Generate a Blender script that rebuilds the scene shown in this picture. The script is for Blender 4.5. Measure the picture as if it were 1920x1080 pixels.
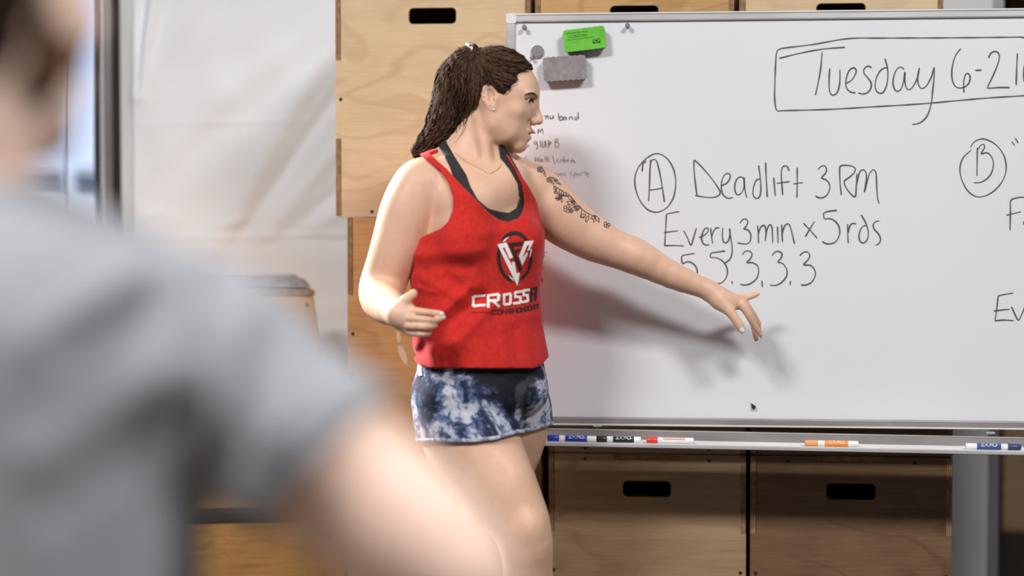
import bpy, bmesh, math, random
import numpy as np
from mathutils import Vector, Matrix
from mathutils.bvhtree import BVHTree
from mathutils.geometry import tessellate_polygon

random.seed(7)
for _o in list(bpy.data.objects):
    bpy.data.objects.remove(_o)
scene = bpy.context.scene
COL = scene.collection

# ------------------------------------------------------------------ camera
FPX = 3200.0
YAW = math.radians(5.0)
PITCH = math.atan(120.0 / FPX)
CAM = Vector((4.41 * math.sin(YAW), -4.41 * math.cos(YAW), 1.20))
FWD = Vector((-math.sin(YAW) * math.cos(PITCH), math.cos(YAW) * math.cos(PITCH), -math.sin(PITCH)))
RGT = Vector((math.cos(YAW), math.sin(YAW), 0.0))
UPV = RGT.cross(FWD)
cam_data = bpy.data.cameras.new('camera')
cam = bpy.data.objects.new('camera', cam_data)
COL.objects.link(cam)
cam.matrix_world = Matrix(((RGT.x, UPV.x, -FWD.x, CAM.x), (RGT.y, UPV.y, -FWD.y, CAM.y),
                           (RGT.z, UPV.z, -FWD.z, CAM.z), (0, 0, 0, 1)))
cam_data.sensor_width = 36.0
cam_data.lens = 36.0 * FPX / 1920.0
cam_data.clip_start = 0.05
cam_data.dof.use_dof = True
cam_data.dof.focus_distance = 4.08
cam_data.dof.aperture_fstop = 0.98
scene.camera = cam

# ------------------------------------------------------------------ light
scene.view_settings.view_transform = 'Standard'
scene.view_settings.look = 'None'
scene.view_settings.gamma = 1.0
scene.view_settings.use_curve_mapping = False
scene.view_settings.exposure = 0.17
world = bpy.data.worlds.new('world')
scene.world = world
world.use_nodes = True
_bg = world.node_tree.nodes['Background']
_bg.inputs['Color'].default_value = (0.54, 0.69, 1.0, 1)
_bg.inputs['Strength'].default_value = 1.25
sun_data = bpy.data.lights.new('sun', 'SUN')
sun_data.energy = 11.0
sun_data.angle = math.radians(16)
sun_data.color = (1.0, 0.985, 0.96)
sun = bpy.data.objects.new('sun', sun_data)
COL.objects.link(sun)
sun.rotation_euler = Vector((0.80, -0.52, -0.50)).to_track_quat('-Z', 'Y').to_euler()
LAMP_POWER = 178.0
LAMPS = [(-1.8, -3.9, 1.0), (2.3, -3.9, 1.0)]
LAMP_Z = 4.05

# ------------------------------------------------------------------ helpers
def ray(px, py):
    return FWD + RGT * ((px - 960.0) / FPX) + UPV * ((540.0 - py) / FPX)

def at_depth(px, py, d):
    return CAM + ray(px, py) * d

def on_y(px, py, y):
    r = ray(px, py)
    return CAM + r * ((y - CAM.y) / r.y)

def lin(c):
    return tuple((v / 12.92 if v <= 0.04045 else ((v + 0.055) / 1.055) ** 2.4) for v in c)

def rgb(r, g, b):
    return lin((r / 255.0, g / 255.0, b / 255.0)) + (1.0,)

def mesh_obj(name, verts, faces, mat=None, parent=None, smooth=False):
    me = bpy.data.meshes.new(name)
    me.from_pydata([tuple(v) for v in verts], [], [tuple(f) for f in faces])
    me.update()
    return link(name, me, mat, parent, smooth)

def link(name, me, mat=None, parent=None, smooth=False):
    o = bpy.data.objects.new(name, me)
    COL.objects.link(o)
    if mat is not None and not me.materials:
        me.materials.append(mat)
    if parent is not None:
        o.parent = parent
        o.matrix_parent_inverse = parent.matrix_world.inverted()
    if smooth:
        me.polygons.foreach_set('use_smooth', [True] * len(me.polygons))
    return o

def bm_obj(name, bm, mat=None, parent=None, smooth=False):
    bmesh.ops.recalc_face_normals(bm, faces=bm.faces[:])
    me = bpy.data.meshes.new(name)
    bm.to_mesh(me)
    bm.free()
    return link(name, me, mat, parent, smooth)

def empty(name, loc, label=None, cat=None, group=None):
    o = bpy.data.objects.new(name, None)
    COL.objects.link(o)
    o.location = loc
    o.matrix_world = Matrix.Translation(Vector(loc))
    o.empty_display_size = 0.05
    if label:
        tag(o, label, cat, group)
    return o

def tag(o, label, cat=None, group=None):
    o['label'] = label
    if cat:
        o['category'] = cat
    if group:
        o['group'] = group
    return o

def structure(o, label=None):
    o['kind'] = 'structure'
    if label:
        o['label'] = label
    return o

def add_box(bm, lo, hi, bevel=0.0, seg=2):
    lo, hi = Vector(lo), Vector(hi)
    r = bmesh.ops.create_cube(bm, size=1.0)
    c, s = (lo + hi) / 2, hi - lo
    for v in r['verts']:
        v.co = Vector((c.x + v.co.x * s.x, c.y + v.co.y * s.y, c.z + v.co.z * s.z))
    if bevel > 0:
        es = list({e for v in r['verts'] for e in v.link_edges})
        bmesh.ops.bevel(bm, geom=es, offset=bevel, segments=seg, affect='EDGES', profile=0.5)
    return r

def box_obj(name, lo, hi, mat, parent=None, bevel=0.0, seg=2):
    bm = bmesh.new()
    add_box(bm, lo, hi, bevel, seg)
    return bm_obj(name, bm, mat, parent)

def add_tube(bm, pts, rad, n=8, caps=True):
    pts = [Vector(p) for p in pts]
    rads = rad if isinstance(rad, (list, tuple)) else [rad] * len(pts)
    rings = []
    prev = None
    for i, p in enumerate(pts):
        t = (pts[min(i + 1, len(pts) - 1)] - pts[max(i - 1, 0)])
        t.normalize()
        if prev is None:
            a = t.orthogonal().normalized()
        else:
            a = (prev - t * prev.dot(t))
            a = a.normalized() if a.length > 1e-6 else t.orthogonal().normalized()
        prev = a
        b = t.cross(a)
        rings.append([bm.verts.new(p + (a * math.cos(2 * math.pi * k / n) + b * math.sin(2 * math.pi * k / n)) * rads[i]) for k in range(n)])
    for r0, r1 in zip(rings, rings[1:]):
        for k in range(n):
            bm.faces.new((r0[k], r0[(k + 1) % n], r1[(k + 1) % n], r1[k]))
    if caps:
        bm.faces.new(rings[0][::-1])
        bm.faces.new(rings[-1])

def tube_obj(name, pts, rad, mat, parent=None, n=8, smooth=True):
    bm = bmesh.new()
    add_tube(bm, pts, rad, n)
    return bm_obj(name, bm, mat, parent, smooth)

def plate_mesh(outer, holes, thick):
    """flat plate in the x-z plane, front at y=0, back at y=thick"""
    bm = bmesh.new()
    edges = []
    for loop in [outer] + holes:
        vs = [bm.verts.new((x, 0, z)) for x, z in loop]
        edges += [bm.edges.new((vs[i], vs[(i + 1) % len(vs)])) for i in range(len(vs))]
    bmesh.ops.triangle_fill(bm, edges=edges, use_beauty=True, use_dissolve=False)
    ret = bmesh.ops.extrude_face_region(bm, geom=bm.faces[:])
    bmesh.ops.translate(bm, verts=[v for v in ret['geom'] if isinstance(v, bmesh.types.BMVert)], vec=(0, thick, 0))
    return bm

def rrect(x0, z0, x1, z1, r, n=5):
    out = []
    for cx, cz, a0 in ((x1 - r, z1 - r, 0), (x0 + r, z1 - r, 90), (x0 + r, z0 + r, 180), (x1 - r, z0 + r, 270)):
        for k in range(n + 1):
            a = math.radians(a0 + 90.0 * k / n)
            out.append((cx + r * math.cos(a), cz + r * math.sin(a)))
    return out

# ------------------------------------------------------------------ materials
def new_mat(name, color, rough=0.6, metal=0.0, spec=0.5):
    m = bpy.data.materials.new(name)
    m.use_nodes = True
    b = m.node_tree.nodes['Principled BSDF']
    b.inputs['Base Color'].default_value = color
    b.inputs['Roughness'].default_value = rough
    b.inputs['Metallic'].default_value = metal
    b.inputs['Specular IOR Level'].default_value = spec
    return m

class NG:
    def __init__(self, m):
        self.t = m.node_tree
        self.b = self.t.nodes['Principled BSDF']
    def n(self, typ, **kw):
        nd = self.t.nodes.new(typ)
        ins = kw.pop('ins', {})
        for k, v in kw.items():
            setattr(nd, k, v)
        for k, v in ins.items():
            if hasattr(v, 'is_linked') or isinstance(v, bpy.types.NodeSocket):
                self.t.links.new(v, nd.inputs[k])
            else:
                nd.inputs[k].default_value = v
        return nd
    def link(self, a, b):
        self.t.links.new(a, b)
    def coords(self, scale=(1, 1, 1), kind='Object', rnd=False):
        tc = self.n('ShaderNodeTexCoord')
        v = tc.outputs[kind]
        if rnd:
            oi = self.n('ShaderNodeObjectInfo')
            ad = self.n('ShaderNodeVectorMath', operation='MULTIPLY_ADD')
            cm = self.n('ShaderNodeCombineXYZ', ins={0: oi.outputs['Random'], 1: oi.outputs['Random'], 2: oi.outputs['Random']})
            self.link(cm.outputs[0], ad.inputs[0])
            ad.inputs[1].default_value = (17.3, 9.1, 23.7)
            self.link(v, ad.inputs[2])
            v = ad.outputs[0]
        mp = self.n('ShaderNodeMapping', ins={'Vector': v, 'Scale': scale})
        return mp.outputs[0]
    def noise(self, vec, scale=5, detail=3, rough=0.5, dist=0.0):
        return self.n('ShaderNodeTexNoise', ins={'Vector': vec, 'Scale': scale, 'Detail': detail, 'Roughness': rough, 'Distortion': dist}).outputs['Fac']
    def math(self, op, a, b=0.0, clamp=False):
        nd = self.n('ShaderNodeMath', operation=op, use_clamp=clamp)
        for i, v in enumerate((a, b)):
            if isinstance(v, (int, float)):
                nd.inputs[i].default_value = v
            else:
                self.link(v, nd.inputs[i])
        return nd.outputs[0]
    def ramp(self, fac, stops):
        r = self.n('ShaderNodeValToRGB')
        cr = r.color_ramp
        while len(cr.elements) < len(stops):
            cr.elements.new(0.5)
        for e, (p, c) in zip(cr.elements, stops):
            e.position = p
            e.color = c
        self.link(fac, r.inputs[0])
        return r.outputs[0]
    def mix(self, fac, a, b, mode='MIX'):
        nd = self.n('ShaderNodeMix', data_type='RGBA', blend_type=mode)
        for s, v in ((nd.inputs[0], fac), (nd.inputs[6], a), (nd.inputs[7], b)):
            if isinstance(v, (int, float, tuple)):
                s.default_value = v
            else:
                self.link(v, s)
        return nd.outputs[2]
    def bump(self, h, strength=0.2, dist=0.002):
        nd = self.n('ShaderNodeBump', ins={'Height': h, 'Strength': strength, 'Distance': dist})
        self.link(nd.outputs[0], self.b.inputs['Normal'])
    def color(self, c):
        self.link(c, self.b.inputs['Base Color'])

def noisy(name, c0, c1, scale=8, rough=0.6, bump=0.0, bscale=60, metal=0.0, detail=4, stretch=(1, 1, 1), spec=0.5):
    m = new_mat(name, c0, rough, metal, spec)
    g = NG(m)
    v = g.coords(stretch)
    g.color(g.ramp(g.noise(v, scale, detail), [(0.3, c0), (0.7, c1)]))
    if bump:
        g.bump(g.noise(v, bscale, 3), bump, 0.002)
    return m

def plywood(name, base, dark, line, scale=1.0):
    m = new_mat(name, base, 0.55, 0, 0.35)
    g = NG(m)
    v = g.coords((1.0, 1.0, 2.2), rnd=True)
    big = g.noise(v, 2.3 * scale, 2, 0.45, 0.4)
    rings = g.math('SINE', g.math('MULTIPLY', big, 46.0))
    rfac = g.ramp(rings, [(0.55, (0, 0, 0, 1)), (0.98, (1, 1, 1, 1))])
    mask = g.ramp(g.noise(v, 1.7, 2), [(0.38, (0, 0, 0, 1)), (0.62, (1, 1, 1, 1))])
    rf = g.math('MULTIPLY', g.math('MULTIPLY', rfac, mask), 0.3)
    vf = g.coords((2.0, 2.0, 70.0), rnd=True)
    fine = g.noise(vf, 3.0, 4, 0.6)
    c = g.mix(g.ramp(fine, [(0.35, (0, 0, 0, 1)), (0.75, (1, 1, 1, 1))]), base, dark)
    c = g.mix(rf, c, line)
    blot = g.ramp(g.noise(v, 5.0, 4, 0.6), [(0.45, (0, 0, 0, 1)), (0.8, (1, 1, 1, 1))])
    c = g.mix(g.math('MULTIPLY', blot, 0.35), c, line)
    g.color(c)
    g.bump(fine, 0.08, 0.001)
    return m

def endgrain(name, vertical=True):
    m = new_mat(name, rgb(150, 115, 80), 0.8, 0, 0.2)
    g = NG(m)
    v = g.coords((1, 1, 1))
    sep = g.n('ShaderNodeSeparateXYZ', ins={0: v})
    s = g.math('SINE', g.math('MULTIPLY', sep.outputs['X' if vertical else 'Z'], 2 * math.pi / 0.0048))
    nz = g.noise(v, 60, 3)
    f = g.math('ADD', g.math('MULTIPLY', s, 0.5), nz)
    g.color(g.ramp(f, [(0.15, rgb(78, 52, 36)), (0.6, rgb(140, 105, 72)), (1.0, rgb(196, 160, 118))]))
    return m

M = {}
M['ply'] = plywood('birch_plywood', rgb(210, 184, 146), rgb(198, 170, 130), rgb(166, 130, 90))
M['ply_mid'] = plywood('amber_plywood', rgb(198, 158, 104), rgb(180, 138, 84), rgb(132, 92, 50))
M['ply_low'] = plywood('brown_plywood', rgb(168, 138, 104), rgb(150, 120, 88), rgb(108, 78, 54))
M['ply_brown_shaded'] = plywood('brown_shaded_plywood', rgb(126, 96, 68), rgb(106, 78, 52), rgb(66, 44, 28))  # browner grain, darkened further in colour to stand in for the board's shadow
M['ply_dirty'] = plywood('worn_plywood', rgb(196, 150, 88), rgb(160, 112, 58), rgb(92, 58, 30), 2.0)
M['end'] = endgrain('plywood_edge')
M['endh'] = endgrain('plywood_edge_flat', False)
M['black'] = new_mat('black_hole', rgb(22, 20, 19), 0.8)
M['screw'] = new_mat('dark_screw', rgb(38, 32, 28), 0.5, 0.4)
M['wall'] = noisy('white_drywall', rgb(214, 212, 210), rgb(204, 202, 199), 3, 0.85, 0.1, 90)
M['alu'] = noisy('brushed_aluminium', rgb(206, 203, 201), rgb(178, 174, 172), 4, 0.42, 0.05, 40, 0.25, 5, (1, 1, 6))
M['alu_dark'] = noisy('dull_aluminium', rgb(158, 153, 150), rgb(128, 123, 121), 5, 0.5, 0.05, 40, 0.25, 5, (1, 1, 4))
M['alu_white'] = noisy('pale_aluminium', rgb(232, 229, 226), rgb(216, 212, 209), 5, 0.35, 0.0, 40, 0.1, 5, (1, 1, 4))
M['board'] = noisy('whiteboard_enamel', rgb(224, 223, 224), rgb(219, 218, 219), 1.5, 0.42, 0.0, 40, 0.0, 2, (1, 1, 1), 0.25)
M['steel_dark'] = noisy('weathered_steel', rgb(66, 60, 56), rgb(36, 31, 28), 14, 0.6, 0.3, 40, 0.3, 5, (1, 1, 0.15))
M['steel'] = noisy('grey_steel', rgb(150, 146, 144), rgb(112, 108, 106), 10, 0.45, 0.1, 40, 0.4, 4, (1, 1, 0.15))
M['steel_light'] = noisy('bare_steel', rgb(228, 228, 230), rgb(190, 190, 194), 8, 0.35, 0.05, 40, 0.3, 4, (1, 1, 0.15))
M['rubber'] = noisy('grey_rubber', rgb(150, 145, 146), rgb(120, 115, 116), 40, 0.8, 0.4, 160)
M['black_paint'] = noisy('black_paint', rgb(30, 27, 25), rgb(40, 35, 31), 6, 0.6)
M['concrete'] = noisy('black_rubber_floor', rgb(58, 57, 57), rgb(44, 43, 43), 5, 0.7, 0.2, 60)
M['outdoor'] = noisy('pale_asphalt', rgb(190, 188, 184), rgb(170, 168, 165), 4, 0.9, 0.2, 60)
M['pale_ceiling'] = noisy('pale_ceiling', rgb(200, 199, 200), rgb(190, 189, 190), 3, 0.9)
M['grey_wall'] = noisy('grey_wall', rgb(186, 186, 188), rgb(176, 176, 178), 3, 0.9)
M['marker_ink'] = new_mat('grey_black_ink', rgb(84, 75, 71), 0.6)
# ------------------------------------------------------------------ room shell
WALL_Y = 0.80
def xw(px, y=WALL_Y, py=430):
    return on_y(px, py, y).x
DOOR_R = xw(179)          # right jamb of the open roll-up door
DOOR_L = DOOR_R - 3.6
WALL_END = xw(1857)
structure(box_obj('floor', (-7, -8, -0.12), (7, WALL_Y + 0.15, 0.0), M['concrete']), 'black rubber gym floor')
structure(box_obj('ceiling', (-7, -8, 4.4), (7, WALL_Y + 0.15, 4.5), M['pale_ceiling']), 'white ceiling')
bm = bmesh.new()
add_box(bm, (xw(226), WALL_Y, 0), (WALL_END, WALL_Y + 0.12, 4.4))
add_box(bm, (DOOR_L, WALL_Y, 3.3), (xw(226), WALL_Y + 0.12, 4.4))
add_box(bm, (-7, WALL_Y, 0), (DOOR_L, WALL_Y + 0.12, 4.4))
add_box(bm, (WALL_END + 1.1, WALL_Y, 0), (7, WALL_Y + 0.12, 4.4))
add_box(bm, (WALL_END, WALL_Y, 2.4), (WALL_END + 1.1, WALL_Y + 0.12, 4.4))
structure(bm_obj('wall_back', bm, M['wall']), 'white painted back wall with an open roll-up doorway')
structure(box_obj('wall_left', (-7.1, -8, 0), (-7, WALL_Y + 0.12, 4.4), M['grey_wall']), 'grey painted side wall')
structure(box_obj('wall_right', (7, -8, 0), (7.1, WALL_Y + 0.12, 4.4), M['grey_wall']), 'grey painted side wall')
structure(box_obj('wall_front_light_block', (-7, -8.1, 0), (7, -8, 4.4), M['grey_wall']), 'grey unseen wall added behind the camera to cut light')  # unseen wall, added to hold back ambient light from the rear
# dark store room beyond the right doorway
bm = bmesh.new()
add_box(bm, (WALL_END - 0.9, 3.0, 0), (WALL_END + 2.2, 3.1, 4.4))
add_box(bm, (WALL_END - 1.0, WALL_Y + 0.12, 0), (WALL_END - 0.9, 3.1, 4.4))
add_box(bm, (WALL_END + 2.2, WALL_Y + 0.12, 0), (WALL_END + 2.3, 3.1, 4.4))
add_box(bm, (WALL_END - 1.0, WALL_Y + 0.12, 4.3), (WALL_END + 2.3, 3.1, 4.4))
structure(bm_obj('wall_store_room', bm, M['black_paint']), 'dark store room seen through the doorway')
structure(box_obj('trim_3', (WALL_END, WALL_Y + 0.01, 0), (xw(1879), WALL_Y + 0.12, 2.4), M['steel']), 'grey steel door jamb')
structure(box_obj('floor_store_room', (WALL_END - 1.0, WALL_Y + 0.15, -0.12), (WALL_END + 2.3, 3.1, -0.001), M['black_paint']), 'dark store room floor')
o = box_obj('plywood_sheet', (xw(1886, 2.4), 2.4, 0.0), (xw(1886, 2.4) + 0.8, 2.42, 2.4), M['ply_low'])
tag(o, 'dark brown plywood sheet standing upright in the doorway behind the whiteboard', 'plywood sheet')

# steel jamb of the roll-up door (several strips, each its own depth)
jamb = empty('door_1', (DOOR_R, WALL_Y, 0))
structure(jamb, 'weathered dark steel jamb of the open roll-up door')
def jstrip(name, p0, p1, y0, y1, mat):
    return box_obj(name, (xw(p0), y0, 0), (xw(p1), y1, 3.3), mat, jamb, 0.002, 1)
jstrip('outer_angle', 179, 196.5, WALL_Y - 0.01, WALL_Y + 0.1, M['steel_dark'])
jstrip('guide_edge', 196.5, 202, WALL_Y - 0.03, WALL_Y + 0.02, M['steel_light'])
jstrip('guide_channel', 202, 217.5, WALL_Y - 0.02, WALL_Y + 0.06, M['steel'])
jstrip('guide_lip', 217.5, 223, WALL_Y - 0.03, WALL_Y + 0.02, M['steel_dark'])
jstrip('rubber_seal', 223, 230, WALL_Y - 0.015, WALL_Y + 0.02, M['black_paint'])
structure(box_obj('trim_1', (xw(229), WALL_Y - 0.008, 0), (xw(241), WALL_Y + 0.001, 4.4), M['wall']), 'narrow white trim board beside the steel jamb')
structure(box_obj('trim_2', (xw(242), WALL_Y - 0.014, 0), (xw(259), WALL_Y + 0.001, 4.4), M['wall']), 'white batten holding the edge of the canvas')

# canvas sheet with folds
def canvas():
    m = new_mat('white_canvas', rgb(226, 224, 223), 0.9, 0, 0.1)
    g = NG(m)
    v = g.coords((1, 1, 1))
    n1 = g.noise(v, 2.2, 4)
    g.color(g.ramp(n1, [(0.3, rgb(240, 240, 242)), (0.75, rgb(228, 227, 227))]))
    wv = g.noise(g.coords((1, 1, 1)), 420, 2)
    g.bump(wv, 0.25, 0.001)
    X0, X1, Z0, Z1 = 250.0, 720.0, 1330.0, -420.0
    nx, nz = 150, 330
    ridges = [((400, 470), (655, 20), 22, .016), ((452, 440), (690, 90), 13, -.012), ((500, 440), (690, 210), 16, .010),
              ((545, 430), (690, 310), 12, -.008), ((590, 430), (690, 360), 12, .006), ((261, 178), (300, -60), 12, .020), ((261, 180), (275, -40), 6, -.012),
              ((263, 182), (400, -60), 20, .012), ((300, 250), (640, 30), 30, .010), ((330, 330), (560, 130), 26, -.008),
              ((270, 330), (430, 180), 22, .006), ((262, 232), (700, 224), 3.5, .0035), ((265, 448), (700, 440), 5, .005),
              ((264, 418), (300, 395), 7, .005), ((400, 428), (470, 408), 9, .006), ((520, 446), (700, 452), 4, -.004),
              ((280, 470), (660, 480), 26, .006), ((470, 620), (700, 560), 20, .006), ((380, 800), (640, 620), 26, .008)]
    uu = np.linspace(X0, X1, nx)
    vv = np.linspace(Z0, Z1, nz)
    U, V = np.meshgrid(uu, vv)
    D = np.zeros_like(U)
    for (a, b), (c, d), w, amp in ridges:
        dx, dy = c - a, d - b
        t = np.clip(((U - a) * dx + (V - b) * dy) / (dx * dx + dy * dy), 0, 1)
        dist = np.hypot(U - a - t * dx, V - b - t * dy)
        D += amp * np.exp(-(dist / w) ** 2) * (0.35 + 0.65 * np.sin(np.pi * np.clip(t, 0.08, 0.92)))
    D += 0.0025 * np.sin(U / 37 + V / 61) * np.sin(U / 53 - V / 29)
    D = np.clip(D, -0.016, 0.05)
    verts, faces = [], []
    for j in range(nz):
        for i in range(nx):
            p = on_y(uu[i], vv[j], WALL_Y - 0.022)
            verts.append((p.x, p.y - D[j, i], max(p.z, 0.005)))
    for j in range(nz - 1):
        for i in range(nx - 1):
            a = j * nx + i
            faces.append((a, a + 1, a + nx + 1, a + nx))
    o = mesh_obj('canvas_sheet', verts, faces, m, None, True)
    so = o.modifiers.new('thickness', 'SOLIDIFY')
    so.thickness = 0.003
    so.offset = 1
    tag(o, 'white wrinkled canvas sheet stretched over the wall beside the door jamb', 'canvas sheet')
canvas()

# ------------------------------------------------------------------ plywood jump boxes
BW, BH, BD, BT = 0.508, 0.61, 0.745, 0.0145
def plyo_box(px_left, z0, ply, label, group, y0=0.0, screws=True):
    x0 = on_y(px_left, 430, y0).x
    root = empty('plyo_box', (x0 + BW / 2, y0, z0), label, 'plyo box', group)
    h = BH - 0.003
    t = h / 3
    a, b = -BW / 2, BW / 2
    out = [(a + BT, 0), (b - BT, 0), (b - BT, t), (b, t), (b, 2 * t), (b - BT, 2 * t), (b - BT, h),
           (0.086, h), (0.086, h - BT), (-0.086, h - BT), (-0.086, h), (a + BT, h), (a + BT, 2 * t), (a, 2 * t), (a, t), (a + BT, t)]
    hole = rrect(-0.062, h - 0.111, 0.062, h - 0.069, 0.012)
    def put(o):
        o.matrix_parent_inverse = Matrix.Identity(4)
        o.parent = root
        return o
    put(bm_obj('front_panel', plate_mesh(out, [hole], BT), ply))
    for s in (-1, 1):
        xa, xb = (a, a + BT) if s < 0 else (b - BT, b)
        put(box_obj('side_panel', (xa, BT, 0), (xb, BD, h), ply))
        for za, zb in ((0, t), (2 * t, h)):
            put(box_obj('finger_joint', (xa + 0.0006, -0.0012, za + 0.001), (xb - 0.0006, BT, zb - 0.001), M['end']))
    put(box_obj('top_panel', (a + BT, BT, h - BT), (b - BT, BD, h), ply))
    put(box_obj('finger_joint', (-0.085, -0.0012, h - BT + 0.001), (0.085, BT, h - 0.0005), M['endh']))
    put(box_obj('bottom_panel', (a + BT, BT, 0), (b - BT, BD, BT), ply))
    put(box_obj('back_panel', (a + BT, BD - BT, BT), (b - BT, BD, h - BT), ply))
    for sx, sz in ((a + 0.014, h / 2), (b - 0.014, h / 2), (a + 0.095, h - 0.014), (b - 0.095, h - 0.014),
                   (a + 0.095, 0.012), (b - 0.095, 0.012)):
        bm = bmesh.new()
        bmesh.ops.create_circle(bm, cap_ends=True, segments=10, radius=0.0045)
        r = bmesh.ops.extrude_face_region(bm, geom=bm.faces[:])
        bmesh.ops.translate(bm, verts=[v for v in r['geom'] if isinstance(v, bmesh.types.BMVert)], vec=(0, 0, 0.003))
        bmesh.ops.transform(bm, matrix=Matrix.Translation((sx, 0.0015, sz)) @ Matrix.Rotation(math.pi / 2, 4, 'X'), verts=bm.verts[:])
        put(bm_obj('screw', bm, M['screw']))
    return root
GB = 'plywood jump boxes stacked behind the whiteboard'
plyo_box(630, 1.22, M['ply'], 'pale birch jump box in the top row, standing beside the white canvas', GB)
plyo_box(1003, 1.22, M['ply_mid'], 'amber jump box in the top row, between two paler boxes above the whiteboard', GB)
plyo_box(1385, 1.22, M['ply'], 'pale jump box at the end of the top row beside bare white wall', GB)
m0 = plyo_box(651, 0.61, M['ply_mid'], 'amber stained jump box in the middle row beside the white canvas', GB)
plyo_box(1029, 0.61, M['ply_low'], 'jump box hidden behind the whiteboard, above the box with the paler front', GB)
plyo_box(1410, 0.61, M['ply_brown_shaded'], 'jump box hidden behind the whiteboard, above the box with ringed grain', GB)
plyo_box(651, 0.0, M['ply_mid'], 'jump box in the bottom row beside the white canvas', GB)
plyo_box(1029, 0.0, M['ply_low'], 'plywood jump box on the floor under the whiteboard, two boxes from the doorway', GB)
plyo_box(1410, 0.0, M['ply_brown_shaded'], 'brown plywood jump box with board shade in its colour, on the floor under the whiteboard, nearest the doorway', GB)

for poly in ([(743, 622), (748, 621), (751, 630), (750, 642), (745, 641)], [(746, 648), (754, 649), (760, 660), (764, 672), (764, 684), (757, 681), (750, 668), (746, 658)]):
    vs = [on_y(x, y, -0.0006) for x, y in poly]
    mesh_obj('paint_scuff', vs, [tuple(range(len(vs)))], M.setdefault('scuff', new_mat('pale_scuff', rgb(214, 192, 158), 0.8)), m0)
# tapered wooden box with a grey rubber pad, standing on a rubber topped box
def frustum(name, x0, x1, y0, y1, z0, z1, tx, ty, mat, parent, bev=0.004):
    bm = bmesh.new()
    r = bmesh.ops.create_cube(bm, size=1.0)
    for v in r['verts']:
        top = v.co.z > 0
        xx = (x1 if v.co.x > 0 else x0) - (tx if top else 0) * (1 if v.co.x > 0 else -1)
        yy = (y1 if v.co.y > 0 else y0) - (ty if top else 0) * (1 if v.co.y > 0 else -1)
        v.co = Vector((xx, yy, z1 if top else z0))
    bmesh.ops.bevel(bm, geom=bm.edges[:], offset=bev, segments=2, affect='EDGES')
    return bm_obj(name, bm, mat, parent)
TB_Y = 0.30
tb_c = on_y(588, 545, TB_Y)
tb_z1 = tb_c.z
tb_z0 = on_y(588, 945, TB_Y).z
TBROT = Matrix.Translation((tb_c.x, TB_Y, 0)) @ Matrix.Rotation(math.radians(15), 4, 'Z')
def turned(root):
    root.matrix_world = TBROT @ root.matrix_world
# local frame: x=0 is the front right top corner, y=0 the front
root = empty('tapered_plyo_box', (-0.25, 0.12, tb_z0), 'tapered wooden jump box with a grey rubber pad on top, before the canvas', 'plyo box')
frustum('body', -0.60, 0.068, -0.03, 0.30, tb_z0, tb_z1 - 0.014, 0.068, 0.03, M['ply_mid'], root)
frustum('top_board', -0.535, 0.004, -0.004, 0.275, tb_z1 - 0.014, tb_z1, 0.0, 0.0, M['endh'], root, 0.002)
frustum('rubber_pad', -0.533, 0.002, -0.002, 0.273, tb_z1, tb_z1 + 0.040, 0.030, 0.05, M['rubber'], root, 0.014)
for sx in (-0.02, -0.50):
    bm = bmesh.new()
    bmesh.ops.create_uvsphere(bm, u_segments=10, v_segments=6, radius=0.005)
    bmesh.ops.translate(bm, verts=bm.verts[:], vec=(sx, -0.004, tb_z1 - 0.04))
    bm_obj('screw', bm, M['screw'], root)
turned(root)
root = empty('low_plyo_box', (-0.2, 0.1, 0), 'worn dark-grained wooden box with a black rubber top, under the tapered box', 'plyo box')
box_obj('body', (-0.66, -0.07, 0.0), (0.085, 0.30, tb_z0 - 0.032), M['ply_dirty'], root, 0.004)
box_obj('rubber_top', (-0.665, -0.075, tb_z0 - 0.032), (0.088, 0.302, tb_z0), M['black_paint'], root, 0.004)
turned(root)

# ------------------------------------------------------------------ whiteboard
BY = -0.12
def bp(px, py, y=BY):
    return on_y(px, py, y)
tl, br = bp(950, 26), bp(950, 796)
bz1, bz0 = tl.z, br.z
bx0 = tl.x
bx1 = bp(2130, 400).x
wb = empty('whiteboard', ((bx0 + bx1) / 2, BY, 0.0), 'large whiteboard in an aluminium frame, covered with handwritten workout notes', 'whiteboard')
FW = 0.0215
box_obj('writing_surface', (bx0 + 0.01, BY, bz0 + 0.01), (bx1 - 0.01, BY + 0.012, bz1 - 0.01), M['board'], wb)
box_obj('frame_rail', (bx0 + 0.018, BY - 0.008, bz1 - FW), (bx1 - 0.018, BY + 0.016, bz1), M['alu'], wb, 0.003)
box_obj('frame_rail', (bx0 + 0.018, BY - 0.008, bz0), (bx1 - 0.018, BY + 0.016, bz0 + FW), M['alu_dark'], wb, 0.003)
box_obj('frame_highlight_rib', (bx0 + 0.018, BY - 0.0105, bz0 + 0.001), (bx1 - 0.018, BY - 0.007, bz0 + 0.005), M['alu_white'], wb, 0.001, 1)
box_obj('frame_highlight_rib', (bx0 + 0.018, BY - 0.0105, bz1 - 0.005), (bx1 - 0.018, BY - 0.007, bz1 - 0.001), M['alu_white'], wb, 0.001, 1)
box_obj('frame_stile', (bx0, BY - 0.008, bz0 + 0.018), (bx0 + FW, BY + 0.016, bz1 - 0.018), M['alu'], wb, 0.003)
box_obj('frame_stile', (bx1 - FW, BY - 0.008, bz0 + 0.018), (bx1, BY + 0.016, bz1 - 0.018), M['alu'], wb, 0.003)
for cx in (bx0, bx1 - 0.024):
    for cz in (bz0, bz1 - 0.024):
        bm = plate_mesh(rrect(cx - 0.0008, cz - 0.0008, cx + 0.0248, cz + 0.0248, 0.007), [], 0.026)
        bmesh.ops.translate(bm, verts=bm.verts[:], vec=(0, BY - 0.0095, 0))
        bm_obj('corner_cap', bm, M['alu_white'], wb)
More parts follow.
